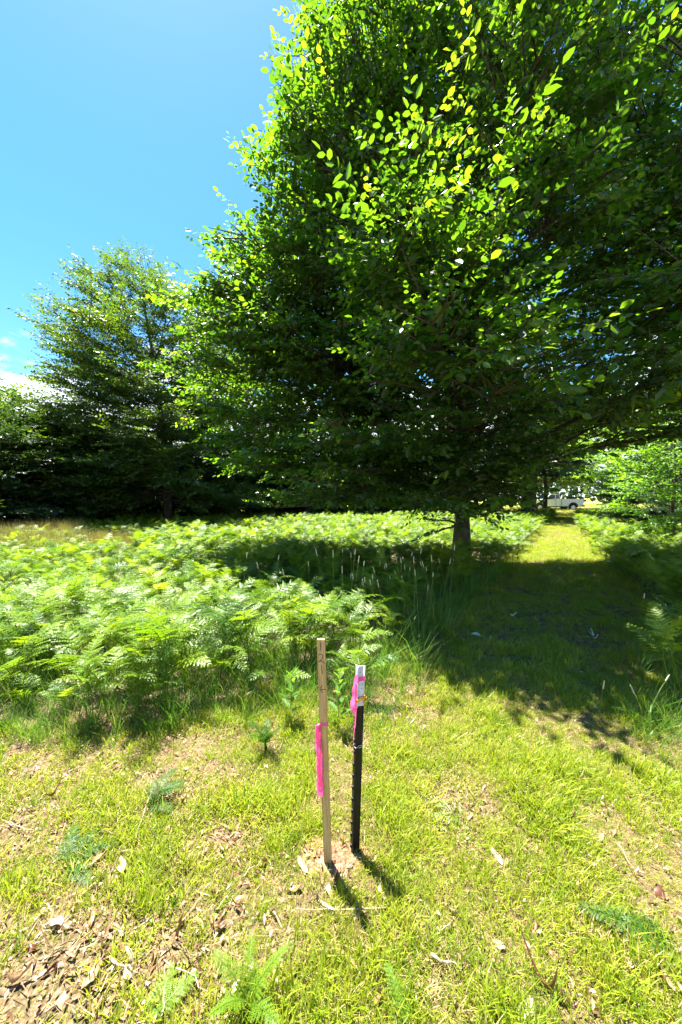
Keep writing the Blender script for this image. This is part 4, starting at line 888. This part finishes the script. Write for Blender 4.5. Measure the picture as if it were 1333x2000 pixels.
spots = [(790, 1690, 1.0), (968, 1672, 1.1), (1083, 1600, 1), (1120, 1605, .9), (1000, 1610, .8), (1290, 1750, 1.2), (1130, 1740, .8), (975, 1850, .8), (840, 1885, 1.0), (1030, 1975, 1.2), (945, 1985, 1.4), (745, 1760, .9), (690, 1800, 1.3), (655, 1720, 1), (590, 1690, 1.1),
         (575, 1745, 1.2), (640, 1745, 1.2), (620, 1760, 1.1), (320, 1650, 1.1), (238, 1705, 1.2), (110, 1820, 1.3), (300, 1880, 1.4), (255, 1900, 1.3), (430, 1895, 1.2), (540, 1800, 1.1), (495, 1735, 1.0), (190, 1690, 1.0), (100, 1560, 1.1), (230, 1575, .9), (50, 1730, 1.2),
         (30, 1940, 1.3), (120, 1970, 1.3), (180, 1930, 1.2), (60, 1870, 1.2), (350, 1960, 1.2), (280, 1980, 1.2), (1290, 1900, 1.3), (1230, 1885, 1.1), (1320, 1930, 1.2), (1070, 1935, 1.4), (740, 1960, 1.1), (700, 1900, .9), (1040, 1390, 1.2), (915, 1350, 1.3), (1160, 1270, 1.1), (1165, 1248, 1.3),
         (870, 1775, .8), (1240, 1480, 1.0), (1270, 1530, 1.0), (1185, 1590, .9), (650, 1690, .8), (1200, 1690, .9), (800, 1385, 1.3), (770, 1375, 1.2), (830, 1395, 1.0)]
def inreg(x, y): return (y < front(x)-.1 if x < .38 else x < redge(y)) and abs(x) < .93*y
spots = [(*gpix(a, b)[:2], s) for a, b, s in spots]
while len(spots) < 235:
    y = 1.12+rl.random()**1.5*3.2; x = rl.uniform(-.93, .93)*y
    if y > 2.7 and x < ledge(y)+.1: continue
    if inreg(x, y) and rl.random() < .12+.88*float(bare(x, y)): spots.append((x, y, rl.uniform(.45, .95)))
M_deads = [leaf_mat('dead leaf '+nm, [(0, a_), (1, b2)], [(0, a_), (1, b2)], .42, .45, .15, 'rand') for nm, a_, b2 in (('pale', (.38, .28, .18), (.5, .39, .27)), ('tan', (.24, .14, .07), (.34, .21, .11)), ('brown', (.09, .035, .016), (.16, .07, .035)))]
FV = []
for me_ in FL:
    row_ = []
    for m_ in M_deads:
        q_ = me_.copy(); q_.materials.clear(); q_.materials.append(m_); row_.append(q_)
    FV.append(row_)
for x, y, s in spots:
    zone = 'left of the posts' if x < -.25 else ('in the tree shadow on the path' if y > 2.7 else ('around the feet of the posts' if x < .3 and y < 2.0 else 'right of the posts'))
    ci_ = int(rl.choice([0, 0, 1, 1, 2])); fi_ = int(rl.integers(0, 12)); nm = ['pale', 'tan', 'brown'][ci_]; big = 'large' if s > 1.05 else ('small' if s < .8 else 'middling')
    row_ = 'close to the bottom edge' if y < 1.4 else ('level with the foot of the posts' if y < 1.9 else 'farther back')
    if 'shadow' in zone: row_ = 'on the near part' if y < 4 else 'on the far part'
    o = tag(link('fallen_leaf', FV[fi_][ci_], None, (x, y, float(gz(x, y))+rl.uniform(.016, .034))), f'{big} {nm} dead leaf {zone}, {row_}'.replace('in the tree shadow on the path, on the near part', 'near the front of the path shade').replace('in the tree shadow on the path, on the far part', 'deep in the path shade').replace('level with the foot of the posts', 'level with the post feet'), 'leaf', f'{big} {nm} leaves {zone} {row_}')
    o.rotation_euler = (rl.normal(0, .35), rl.normal(0, .35), rl.uniform(0, 6.28)); o.scale = (s,)*3
# torn pale leaves in the shaded path
M_palel = plain('pale leaf underside', (.42, .52, .5), .5, .4, trans=.1)
for k, (px, py) in enumerate(((932, 1246), (958, 1250), (1002, 1207), (1160, 1245))):
    g = gpix(px, py); me = FL[k].copy(); me.materials.clear(); me.materials.append(M_palel)
    o = tag(link('torn_leaf', me, None, (g.x, g.y, float(gz(g.x, g.y))+.03)), ['pale torn leaf in the shaded path, left one of the close pair', 'pale torn leaf in the shaded path, right one of the close pair', 'small whitish leaf on the shaded path behind the close pale pair', 'whitish upright leaf scrap near the right side of the shaded path'][k], 'leaf')
    o.rotation_euler = (.5, .2, k*1.3); o.scale = (1.5, 1.8, 1.5)
M_stick = plain('dead twig', (.36, .28, .19), .8, .3, noise=(.2, .14, .09), ns=30)
stk = [((520, 1380), (720, 1330), 'long pale straw crossing behind the two posts'), ((325, 1875), (405, 1935), 'thin bare twig in the litter at the bottom left'), ((215, 1870), (270, 1900), 'short thick twig on the brown litter at left'),
       ((318, 1985), (325, 1890), 'pale stem lying towards the camera at the bottom left'), ((845, 1865), (900, 1890), 'brown curled bark strip in the grass right of the posts'), ((755, 1775), (580, 1775), 'fine dry stem across the ground in front of the posts'),
       ((475, 1712), (510, 1682), 'short grey stick left of the stake foot'), ((885, 1800), (830, 1840), 'dry yellow stem slanting in the grass right of the posts'), ((1210, 1650), (1240, 1700), 'pale broken twig on bare ground at right'), ((60, 1625), (5, 1600), 'dry twig at the left edge of the grass'),
       ((265, 1640), (300, 1530), 'tall dry stalk standing by the small deep green fern')]
for a, b_, lab in stk:
    A = gpix(*a, .035); B = gpix(*b_, .035); q = np.linspace(0, 1, 7)[:, None]; P = np.array(A)*(1-q)+np.array(B)*q; P[:, :2] += rl.normal(0, .004, (7, 2)); P[:, 2] += rl.normal(0, .003, 7)
    m = MB(); c_ = P.mean(0); m.tube(P-c_, np.linspace(.0028 if 'thick' not in lab and 'bark' not in lab else .006, .0014, 7), 6); tag(m.build('twig', M_stick, None, True, c_.tolist()), lab, 'twig')
